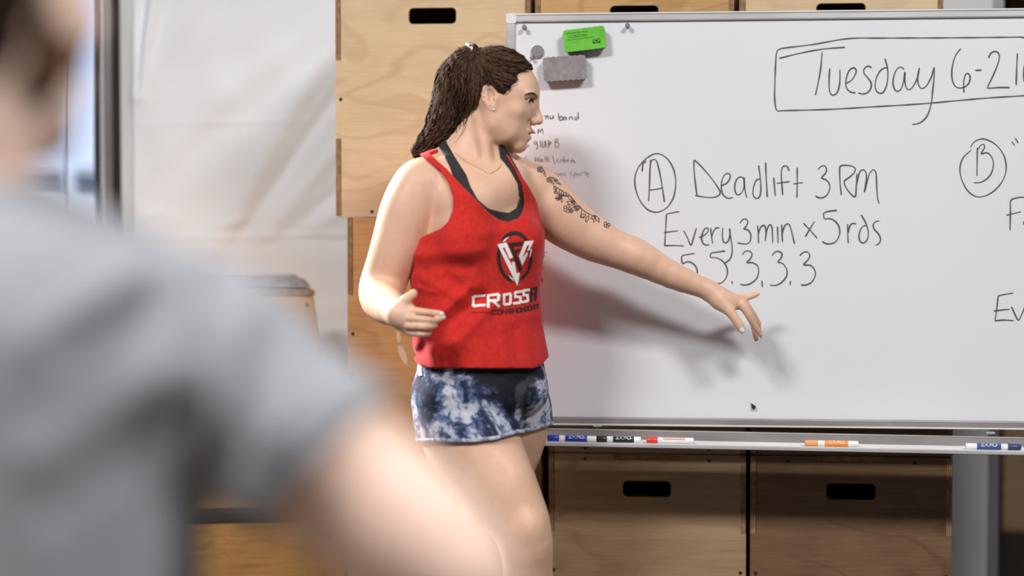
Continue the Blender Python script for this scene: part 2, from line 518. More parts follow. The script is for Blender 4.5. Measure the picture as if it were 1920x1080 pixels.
# stand posts behind the board
for px in (968, 2040):
    x = on_y(px, 700, BY + 0.03).x
    box_obj('stand_post', (x - 0.016, BY + 0.0165, 0.03), (x + 0.016, BY + 0.05, bz1 - 0.1), M['alu_dark'], wb, 0.003)
    box_obj('stand_foot', (x - 0.02, BY - 0.25, 0.0), (x + 0.02, BY + 0.10, 0.03), M['alu_dark'], wb, 0.005)

# marker tray
tp = on_y(1460, 836, BY - 0.108)
TILT = Matrix.Rotation(0.0085, 4, 'Y')
TX0 = on_y(1006, 830, BY - 0.108).x - tp.x
TX1 = bx1 - 0.05 - tp.x
tray = None
def tray_piece(name, lo, hi, mat, bev=0.0015):
    global tray
    o = box_obj(name, lo, hi, mat, None, bev, 1)
    if tray is None:
        tray = o
        o.parent = wb
        o.matrix_parent_inverse = wb.matrix_world.inverted()
        o.matrix_basis = Matrix.Translation(tp) @ TILT
        o['label'] = 'long aluminium tray holding marker pens'
    else:
        o.parent = tray
    return o
# local frame: x along, y away from camera, z up; z=0 is the top of the front lip
tray_piece('marker_tray', (TX0, 0.0, -0.012), (TX1, 0.102, -0.004), M['alu_white'])
tray_piece('front_lip', (TX0, -0.006, -0.011), (TX1, 0.002, -0.0015), M['alu'])
tray_piece('back_lip', (TX0, 0.096, -0.012), (TX1, 0.104, 0.0205), M['alu_dark'])
tray_piece('back_rib', (TX0, 0.094, 0.0175), (TX1, 0.1045, 0.0205), M['alu'])
for gy in (0.018, 0.040, 0.062, 0.082):
    tray_piece('floor_rib', (TX0, gy, -0.005), (TX1, gy + 0.004, -0.0025), M['alu_white'], 0.0008)
for px in (1120, 1855):
    bx = on_y(px, 810, BY).x - tp.x
    zz = bz0 - tp.z + 0.001
    tray_piece('bracket_head', (bx - 0.011, 0.090, zz - 0.006), (bx + 0.011, 0.112, zz - 0.001), M['alu'])
    tray_piece('bracket_stem', (bx - 0.003, 0.098, -0.01), (bx + 0.003, 0.108, zz - 0.004), M['alu_dark'])

def text_polys(s, size):
    """2-D outline text filled as triangles (x, y)"""
    cu = bpy.data.curves.new('t', 'FONT')
    cu.body = s
    cu.size = size
    cu.align_x = 'CENTER'
    cu.align_y = 'CENTER'
    ob = bpy.data.objects.new('t', cu)
    COL.objects.link(ob)
    dg = bpy.context.evaluated_depsgraph_get()
    me = ob.evaluated_get(dg).to_mesh()
    vs = [(v.co.x, v.co.y) for v in me.vertices]
    fs = [tuple(p.vertices) for p in me.polygons]
    ob.evaluated_get(dg).to_mesh_clear()
    bpy.data.objects.remove(ob)
    bpy.data.curves.remove(cu)
    return vs, fs

# markers lying in the tray
def marker(px0, px1, cap_left, capc, labc, text, label, lab_a=0.35, lab_b=0.82, stripes=None, y=0.022):
    x0 = on_y(px0, 832, BY - 0.05).x - tp.x
    x1 = on_y(px1, 832, BY - 0.05).x - tp.x
    L = x1 - x0
    r = 0.0076
    root = empty('dry_erase_marker', (0, 0, 0), label, 'marker', 'dry erase markers in the tray')
    white = M.setdefault('marker_white', new_mat('marker_white', rgb(238, 236, 234), 0.35))
    cm = new_mat('marker_cap', capc, 0.35)
    lm = new_mat('marker_label', labc, 0.4)
    s = 1 if cap_left else -1
    start = x0 if cap_left else x1
    def seg(name, a, b, rad, mat):
        pts = [Vector((start + s * L * a, 0, 0)), Vector((start + s * L * (a + 0.015), 0, 0)), Vector((start + s * L * (b - 0.015), 0, 0)), Vector((start + s * L * b, 0, 0))]
        o = tube_obj(name, pts, [rad * 0.86, rad, rad, rad * 0.86], mat, None, 16)
        o.parent = root
        return o
    seg('cap', 0.0, 0.24, r * 1.04, cm)
    seg('cap_collar', 0.235, 0.32, r * 1.0, white)
    seg('barrel', 0.315, 1.0, r, white)
    lb = seg('label_band', lab_a, lab_b, r * 1.012, lm)
    vs, fs = text_polys(text, 0.0135)
    xc = start + s * L * (lab_a + lab_b) / 2
    out = []
    for (vx, vy) in vs:
        ang = vy / (r * 1.03) + math.radians(38)
        out.append((xc + vx * 1.15, -math.cos(ang) * r * 1.025, math.sin(ang) * r * 1.025))
    o = None if not text else mesh_obj('label_lettering', out, fs, M.setdefault('print_white', new_mat('print_white', rgb(240, 240, 238), 0.5)), None)
    if o:
        o.parent = root
    if stripes:
        sm_ = new_mat('label_stripe', stripes, 0.4)
        for a0 in (20, 62):
            xa, xb = start + s * L * lab_a, start + s * L * lab_b
            out = [(x, -math.cos(math.radians(a)) * r * 1.02, math.sin(math.radians(a)) * r * 1.02) for a in (a0, a0 + 9, a0 + 18) for x in (xa, xb)]
            q_ = mesh_obj('label_stripe', out, [(0, 1, 3, 2), (2, 3, 5, 4)], sm_)
            q_.parent = root
    root.matrix_world = Matrix.Translation(tp) @ TILT @ Matrix.Translation((0, y, -0.0025 + r * 1.04))
    return root
marker(1028, 1120, True, rgb(22, 54, 160), rgb(22, 54, 160), 'EXPO', 'blue dry erase marker with a blue label, resting in the tray')
marker(1119, 1202, True, rgb(30, 26, 25), rgb(32, 28, 27), 'EXPO', 'white-bodied marker with a black cap and black label, in the tray', 0.36, 0.86)
marker(1212, 1300, True, rgb(222, 60, 46), rgb(240, 234, 230), '', 'red-capped dry erase marker with a white, red-striped label in the tray', stripes=rgb(206, 96, 60))
marker(1507, 1606, True, rgb(240, 160, 96), rgb(240, 146, 52), 'EXPO', 'orange dry erase marker with an orange label, in the tray')
marker(1806, 1908, False, rgb(48, 62, 104), rgb(60, 82, 140), 'EXPO', 'navy-capped dry erase marker with a blue striped label in the tray')

# ------------------------------------------------------------------ handwriting
def smooth_path(pts, step=2.0):
    if len(pts) < 3:
        pts = [pts[0], ((pts[0][0] + pts[1][0]) / 2, (pts[0][1] + pts[1][1]) / 2), pts[1]]
    P = [np.array(p, float) for p in pts]
    P = [2 * P[0] - P[1]] + P + [2 * P[-1] - P[-2]]
    out = []
    for i in range(1, len(P) - 2):
        n = max(2, int(np.linalg.norm(P[i + 1] - P[i]) / step))
        for k in range(n):
            t = k / n
            a = 2 * P[i] + (P[i + 1] - P[i - 1]) * t + (2 * P[i - 1] - 5 * P[i] + 4 * P[i + 1] - P[i + 2]) * t * t + (-P[i - 1] + 3 * P[i] - 3 * P[i + 1] + P[i + 2]) * t ** 3
            out.append(a / 2)
    out.append(P[-2])
    return out

def ribbon2d(pts, width, vary=0.0, step=2.0):
    path = smooth_path(pts, step)
    vs, fs = [], []
    n = len(path)
    ph = random.random() * 6
    for i, p in enumerate(path):
        t = path[min(i + 1, n - 1)] - path[max(i - 1, 0)]
        t = t / (np.linalg.norm(t) + 1e-9)
        nrm = np.array((-t[1], t[0]))
        w = width * (1 + vary * math.sin(ph + i * 0.23)) / 2
        if i == 0 or i == n - 1:
            w *= 0.6
        vs += [p + nrm * w, p - nrm * w]
    for i in range(n - 1):
        fs.append((2 * i, 2 * i + 1, 2 * i + 3, 2 * i + 2))
    return vs, fs

_wy = [0]
def writing(name, strokes, off, sc, width, mat, parent=wb, label=None):
    V, F = [], []
    for s in strokes:
        vs, fs = ribbon2d([(off[0] + x / sc, off[1] + y / sc) for x, y in s], width, 0.18)
        _wy[0] = (_wy[0] + 1) % 7
        b = len(V)
        V += [tuple(on_y(v[0], v[1], BY - 0.0005 - 0.00008 * _wy[0])) for v in vs]
        F += [tuple(i + b for i in f) for f in fs]
    o = mesh_obj(name, V, F, mat, parent)
    if label:
        o['label'] = label
    return o
INK = M['marker_ink']
title = [[(1925,272),(1890,267),(1800,268),(1400,272),(900,274),(720,274),(600,285),(400,320),(200,345),(160,355),(140,375),(132,450),(128,560),(124,680),(130,760),(145,797),(200,796),(500,788),(850,768),(1200,746),(1600,710),(1930,688)],
 [(157,420),(300,385),(460,355),(632,340)],[(467,375),(455,500),(435,610),(418,685)],
 [(522,492),(517,560),(518,640),(530,678),(548,685),(570,672),(588,630),(595,560),(594,500)],
 [(640,600),(680,575),(708,530),(710,500),(690,488),(660,510),(642,560),(637,610),(650,645),(680,665),(708,667)],
 [(822,490),(810,478),(788,478),(768,498),(770,530),(800,565),(820,600),(815,640),(790,668),(755,676),(727,668)],
 [(942,490),(920,488),(885,510),(858,560),(848,610),(858,655),(885,672),(910,660),(932,610),(940,540),(935,480),(918,420)],
 [(1058,500),(1030,482),(1000,505),(980,560),(978,610),(990,645),(1010,657),(1035,640),(1052,590),(1062,520),(1062,580),(1072,630),(1090,647),(1115,630),(1140,590),(1158,540),(1167,488)],
 [(1167,488),(1155,550),(1158,600),(1172,630),(1190,637),(1220,615),(1250,560),(1268,505),(1273,485),(1272,560),(1262,660),(1252,745),(1225,830),(1185,875),(1150,892),(1114,895)],
 [(1465,350),(1430,395),(1408,460),(1400,520),(1405,580),(1425,620),(1455,633),(1495,625),(1525,595),(1532,555),(1520,530),(1500,535),(1488,575),(1485,620),(1489,667)],
 [(1568,507),(1615,504)],[(1665,418),(1680,385),(1710,370),(1738,385),(1742,420),(1725,480),(1690,560),(1660,622),(1665,634),(1740,630),(1817,630)],
 [(1873,385),(1868,480),(1864,612)],[(1924,460),(1917,520),(1922,590)]]
writing('date_heading', title, (1420, 0), 3.84, 2.6, INK, label='boxed handwritten heading Tuesday 6-21')
Z3 = dict(off=(1160, 260), sc=3.6)
writing('circled_letter', [[(158,225),(162,185),(168,165),(188,153)],[(190,130),(240,103),(290,108),(340,150),(375,220),(385,300),(372,390),(335,455),(285,490),(235,495),(185,470),(140,410),(113,330),(110,260),(130,200),(160,160),(190,130)],
 [(215,140),(212,200),(207,330),(202,422)],[(207,320),(212,200),(222,150),(238,140),(255,150),(275,220),(295,330),(309,428)],[(207,348),(250,342),(298,331)]], width=2.5, mat=INK, label='circled handwritten letter A', **Z3)
writing('first_line', [[(510,142),(508,200),(520,320),(530,385)],[(510,142),(560,190),(620,260),(670,330),(685,365),(672,385),(630,398),(570,393),(516,383)],
 [(693,318),(730,300),(752,265),(750,240),(730,235),(708,255),(694,300),(695,350),(710,385),(740,402),(772,397)],
 [(845,272),(825,257),(800,270),(785,310),(785,350),(800,378),(825,370),(845,330),(846,262),(850,320),(857,370),(866,398)],
 [(952,272),(930,280),(912,320),(906,365),(915,395),(935,403),(952,390),(960,340),(955,260),(945,180)],
 [(992,160),(995,250),(1000,330),(1003,395)],[(1047,262),(1052,330),(1058,388)],
 [(1150,218),(1140,190),(1122,183),(1105,195),(1098,240),(1103,320),(1108,380)],[(1065,302),(1155,290)],
 [(1205,195),(1205,300),(1203,398)],[(1178,305),(1243,297)],
 [(1345,208),(1365,188),(1388,183),(1402,200),(1398,230),(1370,265),(1395,275),(1420,300),(1425,335),(1410,375),(1380,397),(1350,398),(1327,385)],
 [(1503,380),(1495,300),(1492,200),(1505,182),(1540,180),(1580,187),(1598,205),(1585,235),(1550,265),(1520,285)],[(1520,285),(1530,320),(1560,365),(1595,392),(1603,340),(1608,235)],
 [(1603,320),(1625,230),(1648,210),(1668,225),(1672,270),(1658,362)],[(1660,360),(1685,260),(1705,218),(1725,212),(1738,240),(1742,330),(1748,400),(1758,440)]], width=2.5, mat=INK, label='handwritten line Deadlift 3RM', **Z3)
writing('second_line', [[(322,510),(318,600),(311,722)],[(322,508),(365,500),(409,492)],[(305,633),(400,622)],[(308,722),(370,721),(440,724)],
 [(438,620),(465,670),(487,718),(505,670),(525,602)],[(542,668),(580,650),(605,620),(600,602),(580,610),(562,650),(562,690),(580,715),(612,716)],
 [(622,602),(625,650),(635,710)],[(630,660),(640,625),(660,602),(680,603)],[(703,602),(700,650),(705,690),(720,703),(740,690),(750,650),(752,605)],[(748,605),(755,660),(765,720),(765,770),(750,815),(715,840)],
 [(820,570),(835,548),(858,542),(872,560),(862,590),(845,607),(875,618),(892,650),(888,690),(865,710),(830,708),(802,703)],
 [(938,585),(942,640),(945,705)],[(942,650),(955,605),(975,585),(990,595),(995,640),(988,692)],[(990,670),(1005,605),(1022,580),(1035,600),(1038,650),(1040,705)],
 [(1072,592),(1074,650),(1076,706)],[(1100,578),(1103,640),(1106,698)],[(1104,640),(1120,590),(1145,575),(1160,600),(1175,660),(1188,710)],
 [(1247,570),(1290,615),(1340,672)],[(1322,558),(1290,610),(1260,662)],
 [(1475,484),(1430,488),(1387,500),(1384,515),(1390,540),(1430,540),(1470,565),(1490,605),(1490,650),(1465,695),(1425,710),(1395,706),(1374,693)],
 [(1545,575),(1546,640),(1550,705)],[(1548,640),(1560,590),(1580,572),(1605,577)],
 [(1672,590),(1650,590),(1630,620),(1622,660),(1632,695),(1655,703),(1678,680),(1685,630),(1668,570),(1637,513)],
 [(1760,555),(1735,560),(1718,580),(1725,610),(1755,645),(1768,680),(1755,710),(1733,720)]], width=2.5, mat=INK, label='handwritten line Every 3 min x 5 rds', **Z3)
writing('third_line', [[(512,774),(465,782),(428,792),(426,820),(430,845)],[(430,845),(470,830),(510,850),(530,890),(526,940),(490,985),(455,985)],
 [(720,757),(670,765),(622,774),(620,802)],[(620,802),(660,805),(700,825),(730,870),(732,920),(710,960),(680,978),(650,975)],[(764,960),(768,982)],
 [(835,782),(855,760),(885,760),(900,780),(890,810),(865,835),(905,838),(938,860),(945,900),(930,945),(890,978),(850,988),(820,983)],[(967,958),(970,1003)],
 [(1035,790),(1055,765),(1085,762),(1103,780),(1095,808),(1075,832),(1110,845),(1135,885),(1132,930),(1100,970),(1060,990),(1020,988)],[(1160,960),(1158,988)],
 [(1222,790),(1245,768),(1272,764),(1290,785),(1280,815),(1250,850),(1295,855),(1325,890),(1325,930),(1300,970),(1260,988),(1230,986)]], width=2.5, mat=INK, label='handwritten numbers 5, 5, 3, 3, 3', **Z3)
Z4 = dict(off=(1660, 240), sc=2.7)
writing('circled_letter', [[(432,98),(445,75),(475,58),(510,58),(560,85),(598,135),(612,195),(600,255),(560,310),(510,342),(460,347),(415,315),(385,255),(378,200),(395,150),(435,112)],
 [(466,98),(465,170),(464,243)],[(472,110),(480,90),(498,83),(502,100),(485,130),(515,125),(540,150),(547,190),(530,240),(490,272),(447,278)]], width=2.4, mat=INK, label='circled handwritten letter B', **Z4)
writing('quote_mark', [[(640,68),(655,90)],[(657,50),(673,76)]], width=2.4, mat=INK, **Z4)
writing('cut_off_word', [[(633,370),(633,440),(631,518)],[(632,375),(640,362),(670,352),(705,350)],[(612,442),(687,424)],[(706,470),(699,480),(705,492)]], width=2.4, mat=INK, label='letter F of a handwritten word running off the board', **Z4)
writing('cut_off_word', [[(571,850),(564,920),(555,975)],[(571,850),(605,842),(648,836)],[(548,926),(630,917)],[(554,976),(600,972),(650,975)],[(639,905),(655,940),(673,972),(690,945),(706,905)]], width=2.4, mat=INK, label='letters Ev of a handwritten word running off the board', **Z4)
Z7 = dict(off=(960, 180), sc=5.4)
def ink(v):
    return new_mat('faded_ink', rgb(v, v - 4, v - 8), 0.6)
writing('faint_note', [[(318,208),(340,200),(345,242)],[(345,215),(360,198),(368,235)],[(385,200),(390,230),(410,225),(418,195)],[(418,195),(420,230)],[(470,168),(475,240)],[(475,225),(500,205),(515,225),(500,245),(478,240)],[(545,215),(525,215),(518,235),(535,240),(548,215),(555,240)],[(580,210),(582,242)],[(582,225),(600,208),(612,220),(614,242)],[(665,215),(645,215),(635,232),(650,240),(668,225)],[(668,160),(673,236)]], width=2.0, mat=ink(96), label='small faded handwritten word band', **Z7)
writing('faint_note', [[(262,385),(268,335),(285,365),(305,330),(318,388)],[(222,380),(238,375)]], width=2.0, mat=ink(110), **Z7)
writing('faint_note', [[(150,490),(148,510),(165,512),(168,490)],[(245,460),(222,465),(228,490),(248,480),(250,460),(258,520),(245,545)],[(285,450),(290,520)],[(305,455),(308,515),(325,515),(330,455)],[(340,450),(345,520)],[(370,445),(372,525)],[(355,490),(395,470)],[(380,495),(398,475),(385,460),(378,500)],[(435,440),(438,520)],[(436,445),(455,435),(462,455),(440,470),(470,475),(475,505),(455,522),(438,515)]], width=2.0, mat=ink(140), label='faded handwritten note glute B', **Z7)
writing('faint_note', [[(148,605),(132,630),(138,665),(160,665),(165,645),(140,645)],[(232,615),(240,665),(258,625),(268,668),(280,620)],[(300,640),(285,655),(300,668),(308,635),(315,668)],[(335,610),(338,668)],[(355,605),(358,668)],[(380,620),(360,645),(385,668)],[(412,600),(432,690)],[(475,635),(455,650),(465,672),(480,665)],[(500,640),(490,655),(505,668),(515,650),(500,640)],[(525,610),(528,668),(545,660),(535,640)],[(560,640),(563,668),(565,650),(580,640)],[(605,645),(590,660),(605,668),(612,640),(630,670),(645,660)]], width=2.0, mat=ink(160), label='faded handwritten note walk/cobra', **Z7)
writing('faint_note', [[(430,790),(440,775),(432,800),(445,810)],[(470,780),(455,800),(470,810),(475,780),(478,808)],[(490,780),(492,810)],[(492,790),(505,780),(508,810)],[(525,775),(527,812)],[(527,790),(545,780),(550,815)],[(605,765),(588,780),(605,795),(595,818)],[(625,775),(632,832)],[(628,780),(645,775),(645,800),(630,805)],[(670,780),(655,800),(672,808),(675,780),(682,806)],[(695,775),(700,808)],[(697,785),(715,770)],[(738,755),(745,800)],[(725,780),(760,770)],[(760,795),(785,790),(765,780),(760,810),(785,825)],[(545,905),(550,915)]], width=2.0, mat=ink(184), label='very faint handwritten note', **Z7)
RED = new_mat('red_ink', rgb(178, 72, 48), 0.6)
writing('red_note', [[(142,235),(172,258)],[(170,230),(145,265)],[(240,225),(195,225),(192,245),(210,250),(205,272),(190,275)],[(112,395),(142,425)],[(140,398),(115,430)],[(200,388),(165,395),(165,412),(190,415),(180,450)],[(90,520),(153,500)],[(118,582),(142,605)],[(140,578),(120,612)],[(160,565),(185,562),(170,580),(190,590),(165,605)],[(120,730),(145,722),(128,745),(150,760),(125,775)]], (990, 440), 6.75, 1.6, RED, label='small red handwritten rep counts x5 x5 x3 3')

# ------------------------------------------------------------------ things on the board
def wavy_rect(w, h, r, amp, n):
    pts = rrect(-w / 2, -h / 2, w / 2, h / 2, r, 4)
    out = []
    for i in range(len(pts)):
        a, b = pts[i], pts[(i + 1) % len(pts)]
        L = math.hypot(b[0] - a[0], b[1] - a[1])
        k = max(1, int(L / 0.003))
        for j in range(k):
            t = j / k
            x, y = a[0] + (b[0] - a[0]) * t, a[1] + (b[1] - a[1]) * t
            s = amp * math.sin((x + y) * 2 * math.pi * n / w) if L > 0.01 else 0
            nx_, ny_ = (b[1] - a[1]) / L, -(b[0] - a[0]) / L
            out.append((x + nx_ * s, y + ny_ * s))
    return out

def eraser(px, py, w, h, rot, topmat, padmat, label, wav):
    c = bp(px, py)
    s = abs(bp(px + 50, py).x - bp(px - 50, py).x) / 100
    root = empty('board_eraser', (c.x, BY, c.z), label, 'eraser')
    root.rotation_euler = (0, -rot, 0)
    W_, H_ = w * s, h * s
    for name, y0, th, shrink, mat, am in (('felt_pad', -0.022, 0.0215, 0.0015, padmat, wav * 0.3), ('cover', -0.030, 0.008, 0.0, topmat, wav)):
        bm = plate_mesh(wavy_rect(W_ - 2 * shrink, H_ - 2 * shrink, 0.007, am, 8), [], th)
        bmesh.ops.translate(bm, verts=bm.verts[:], vec=(0, y0, 0))
        o = bm_obj(name, bm, mat)
        o.parent = root
    return root, s
felt = noisy('eraser_felt', rgb(92, 88, 90), rgb(70, 66, 68), 60, 0.95, 0.5, 300)
dark_felt = noisy('dark_felt', rgb(48, 42, 44), rgb(36, 30, 32), 60, 0.95, 0.5, 300)
er, s_ = eraser(1097, 75.5, 78, 41, math.radians(6.5), noisy('green_felt', rgb(112, 194, 66), rgb(92, 176, 52), 30, 0.9, 0.3, 300), dark_felt,
                'bright green magnetic eraser with upside-down black lettering, on the whiteboard', 0.0004)
ptm = new_mat('eraser_print', rgb(30, 70, 24), 0.8)
blk = new_mat('eraser_print_dark', rgb(24, 22, 26), 0.8)
def eraser_text(name, s, size, cx, cy, mat):
    vs, fs = text_polys(s, size)
    o = mesh_obj(name, [(cx - x, -0.0304, cy - y) for x, y in vs], fs, mat)
    o.parent = er
eraser_text('print_line', 'White Board Eraser', 0.0068, -0.017, 0.018, ptm)
eraser_text('print_line', 'MAGNETIC', 0.0098, -0.017, 0.010, ptm)
vs, fs = ribbon2d([(-0.045, 0.0), (-0.01, 0.0), (0.026, 0.0005)], 0.0011, 0, 0.004)
o = mesh_obj('print_rule', [(v[0], -0.0304, v[1] + 0.002) for v in vs], fs, ptm); o.parent = er
V, F = [], []
def owl(strokes, w):
    for st in strokes:
        vs, fs = ribbon2d(st, w, 0, 0.0006)
        b = len(V); V.extend([(v[0], -0.0304, v[1]) for v in vs]); F.extend([tuple(i + b for i in f) for f in fs])
def circ(cx, cy, r, n=14):
    return [(cx + r * math.cos(2 * math.pi * k / n), cy + r * math.sin(2 * math.pi * k / n)) for k in range(n + 1)]
owl([circ(0.024, -0.0075, 0.0042), circ(0.0335, -0.0075, 0.0042)], 0.0014)
owl([circ(0.0245, -0.0075, 0.0010), circ(0.033, -0.0075, 0.0010)], 0.0010)
owl([[(0.0195, -0.0085), (0.0215, -0.0135), (0.0255, -0.0128), (0.0287, -0.0142), (0.032, -0.0128), (0.036, -0.0135), (0.038, -0.0085)]], 0.0015)
owl([[(0.0265, -0.0105), (0.0287, -0.0080), (0.031, -0.0105)]], 0.0016)
owl([[(0.0212, -0.0130), (0.0200, -0.0155)], [(0.0362, -0.0130), (0.0376, -0.0152)]], 0.0012)
o = mesh_obj('printed_emblem', V, F, blk); o.parent = er
eraser(1060, 130, 80, 45, math.radians(3.5), noisy('grey_felt', rgb(150, 143, 142), rgb(128, 121, 121), 60, 0.95, 0.5, 300), dark_felt,
       'plain grey felt eraser with a wavy edge, just below the green one', 0.0011)

def lathe(name, prof, mat, parent=None, n=20):
    """profile (r, y) revolved about -y"""
    V, F = [], []
    for r, y in prof:
        for k in range(n):
            a = 2 * math.pi * k / n
            V.append((r * math.cos(a), y, r * math.sin(a)))
    for j in range(len(prof) - 1):
        for k in range(n):
            F.append((j * n + k, j * n + (k + 1) % n, (j + 1) * n + (k + 1) % n, (j + 1) * n + k))
    F.append(tuple(range(n))[::-1])
    F.append(tuple((len(prof) - 1) * n + k for k in range(n)))
    o = mesh_obj(name, V, F, mat, None, False)
    if parent:
        o.parent = parent
    return o
mg = M['magnet'] = new_mat('magnet_grey', rgb(128, 124, 125), 0.6)
chrome = M['chrome'] = new_mat('chrome', rgb(200, 200, 200), 0.2, 0.9)
c = bp(1008, 97)
root = empty('round_magnet', (c.x, BY, c.z), 'round grey magnet with a silver rim, on the whiteboard', 'magnet')
lathe('rim', [(0.0165, 0), (0.0165, -0.005), (0.0155, -0.0065)], chrome, root, 28)
lathe('face', [(0.0145, -0.005), (0.0143, -0.0072), (0.012, -0.0076)], mg, root, 28)
def pin(px, py, label, group='magnet pins on the whiteboard', sc=1.0):
    c = bp(px, py)
    root = empty('magnet_pin', (c.x, BY, c.z), label, 'magnet pin', group)
    lathe('pin_base', [(0.0050 * sc, 0), (0.0050 * sc, -0.005 * sc), (0.0032 * sc, -0.009 * sc)], mg, root, 16)
    lathe('pin_head', [(0.0032 * sc, -0.009 * sc), (0.0060 * sc, -0.017 * sc), (0.0058 * sc, -0.021 * sc), (0.0035 * sc, -0.0225 * sc)], mg, root, 16)
pin(984, 52, 'small grey magnet pin in the corner of the whiteboard')
pin(1177, 49, 'small grey magnet pin near the top rail, beside the green eraser')
pin(998, 109, 'small grey magnet pin touching the round magnet', sc=0.8)
c = bp(1413, 763)
root = empty('black_hook', (c.x, BY, c.z), 'tiny black hook near the bottom rail of the whiteboard', 'hook')
o = lathe('hook_knob', [(0.0038, 0), (0.0052, -0.003), (0.0048, -0.008), (0.002, -0.010)], M['black'], root, 14)
o = tube_obj('hook_tip', [(-0.001, -0.003, 0.002), (-0.004, -0.004, 0.006), (-0.0065, -0.004, 0.0095)], [0.0036, 0.0022, 0.0008], M['black']); o.parent = root

# ------------------------------------------------------------------ ceiling lamps
for i, (lx, ly, lk) in enumerate(LAMPS):
    root = empty('ceiling_light', (lx, ly, LAMP_Z), ('ceiling lamp hanging over the doorway side of the gym', 'ceiling lamp hanging in front of the far end of the whiteboard', 'ceiling lamp hanging at the back of the gym, facing the whiteboard')[i], 'lamp', 'ceiling lamps')
    box_obj('housing', (lx - 0.62, ly - 0.30, LAMP_Z + 0.14), (lx + 0.62, ly + 0.30, LAMP_Z + 0.21), M['wall'], root, 0.01)
    for sx in (-0.35, 0.35):
        tube_obj('hanger', [(lx + sx, ly, LAMP_Z + 0.205), (lx + sx, ly, 4.40)], 0.004, M['steel'], root)
    ld = bpy.data.lights.new('ceiling_lamp', 'AREA')
    ld.shape = 'RECTANGLE'
    ld.size, ld.size_y = 1.2, 0.6
    ld.energy = LAMP_POWER * lk
    ld.color = (0.97, 0.98, 1.0)
    lo = bpy.data.objects.new('ceiling_lamp', ld)
    COL.objects.link(lo)
    lo.location = (lx, ly, LAMP_Z)
    lo.rotation_euler = Vector((0.0, 0.35, -1.0)).to_track_quat('-Z', 'Y').to_euler()

# ------------------------------------------------------------------ outdoors through the door
structure(box_obj('ground', (-30, WALL_Y + 0.15, -0.14), (WALL_END - 1.0, 30, -0.02), M['outdoor']), 'pale asphalt yard outside the door')
white_paint = new_mat('white_car_paint', rgb(235, 236, 240), 0.25)
glass_dark = new_mat('car_glass', rgb(70, 84, 104), 0.1)
tyre = new_mat('tyre', rgb(32, 32, 34), 0.9)
def suv():
    c = at_depth(70, 420, 13.0)
    cx, cy = c.x, c.y
    root = empty('parked_car', (cx, cy, -0.02), 'white parked car seen through the open door', 'car')
    prof = [(-2.3, .35), (-2.32, .9), (-2.2, 1.1), (-1.1, 1.22), (-.35, 1.40), (2.15, 1.42), (2.32, 1.2), (2.34, .35)]
    body = bmesh.new()
    def loft(bm, profile, w0, w1, z_split):
        rings = []
        for s in (-1, 1):
            rings.append([bm.verts.new((cx + x, cy + s * (w0 if z < z_split else w1), z - 0.02)) for x, z in profile])
        n = len(profile)
        for i in range(n):
            bm.faces.new((rings[0][i], rings[0][(i + 1) % n], rings[1][(i + 1) % n], rings[1][i]))
        bm.faces.new(rings[0][::-1]); bm.faces.new(rings[1])
        bmesh.ops.bevel(bm, geom=bm.edges[:], offset=0.05, segments=2, affect='EDGES')
    loft(body, prof, 0.93, 0.93, 9)
    bm_obj('body', body, white_paint, root, False)
    cab = bmesh.new()
    loft(cab, [(-1.0, 1.2), (-.45, 1.70), (1.75, 1.72), (2.2, 1.3)], 0.88, 0.78, 1.45)
    bm_obj('greenhouse', cab, glass_dark, root)
    roof = bmesh.new()
    loft(roof, [(-.62, 1.57), (-.4, 1.78), (1.7, 1.80), (1.95, 1.57)], 0.87, 0.76, 1.65)
    bm_obj('roof', roof, white_paint, root)
    for px_ in (-0.55, 0.55, 1.5):
        pl = bmesh.new()
        add_box(pl, (cx + px_ - 0.04, cy - 0.87, 1.35), (cx + px_ + 0.04, cy - 0.80, 1.6), 0.01)
        bm_obj('pillar', pl, white_paint, root)
    for wx in (-1.45, 1.45):
        for wy in (-0.86, 0.86):
            bm = bmesh.new()
            bmesh.ops.create_cone(bm, cap_ends=True, segments=24, radius1=0.36, radius2=0.36, depth=0.22,
                                  matrix=Matrix.Translation((cx + wx, cy + wy, 0.34)) @ Matrix.Rotation(math.pi / 2, 4, 'X'))
            bm_obj('wheel', bm, tyre, root)
suv()
def trailer():
    a = at_depth(132, 139, 18.0)
    root = empty('box_trailer', (a.x + 1.3, a.y + 2, -0.02), 'white box trailer parked behind the car outside', 'trailer')
    wp = new_mat('trailer_panel', rgb(226, 229, 238), 0.5)
    box_obj('body', (a.x, a.y, 0.55), (a.x + 2.6, a.y + 5, a.z), wp, root, 0.03)
    box_obj('roof_rail', (a.x - 0.02, a.y - 0.03, a.z - 0.12), (a.x + 2.62, a.y + 0.02, a.z), white_paint, root, 0.01)
    box_obj('corner_post', (a.x - 0.02, a.y - 0.03, 0.5), (a.x + 0.10, a.y + 0.02, a.z - 0.1), white_paint, root, 0.01)
    box_obj('chassis', (a.x + 0.3, a.y + 0.2, 0.35), (a.x + 2.3, a.y + 4.9, 0.56), M['steel_dark'], root)
    for wx in (a.x + 0.2, a.x + 2.4):
        bm = bmesh.new()
        bmesh.ops.create_cone(bm, cap_ends=True, segments=24, radius1=0.38, radius2=0.38, depth=0.25,
                              matrix=Matrix.Translation((wx, a.y + 3.5, 0.36)) @ Matrix.Rotation(math.pi / 2, 4, 'Y'))
        bm_obj('wheel', bm, tyre, root)
trailer()
pts = [on_y(p, q, WALL_Y + 0.3) for p, q in ((121, -420), (121, 0), (120, 190), (121, 260), (123, 330), (123, 430))]
o = tube_obj('pull_cord', [(p.x, p.y, p.z) for p in pts], 0.0038, new_mat('cord', rgb(64, 66, 76), 0.8))
o.location.z = 0
tag(o, 'thin dark pull cord hanging in the open doorway', 'cord')
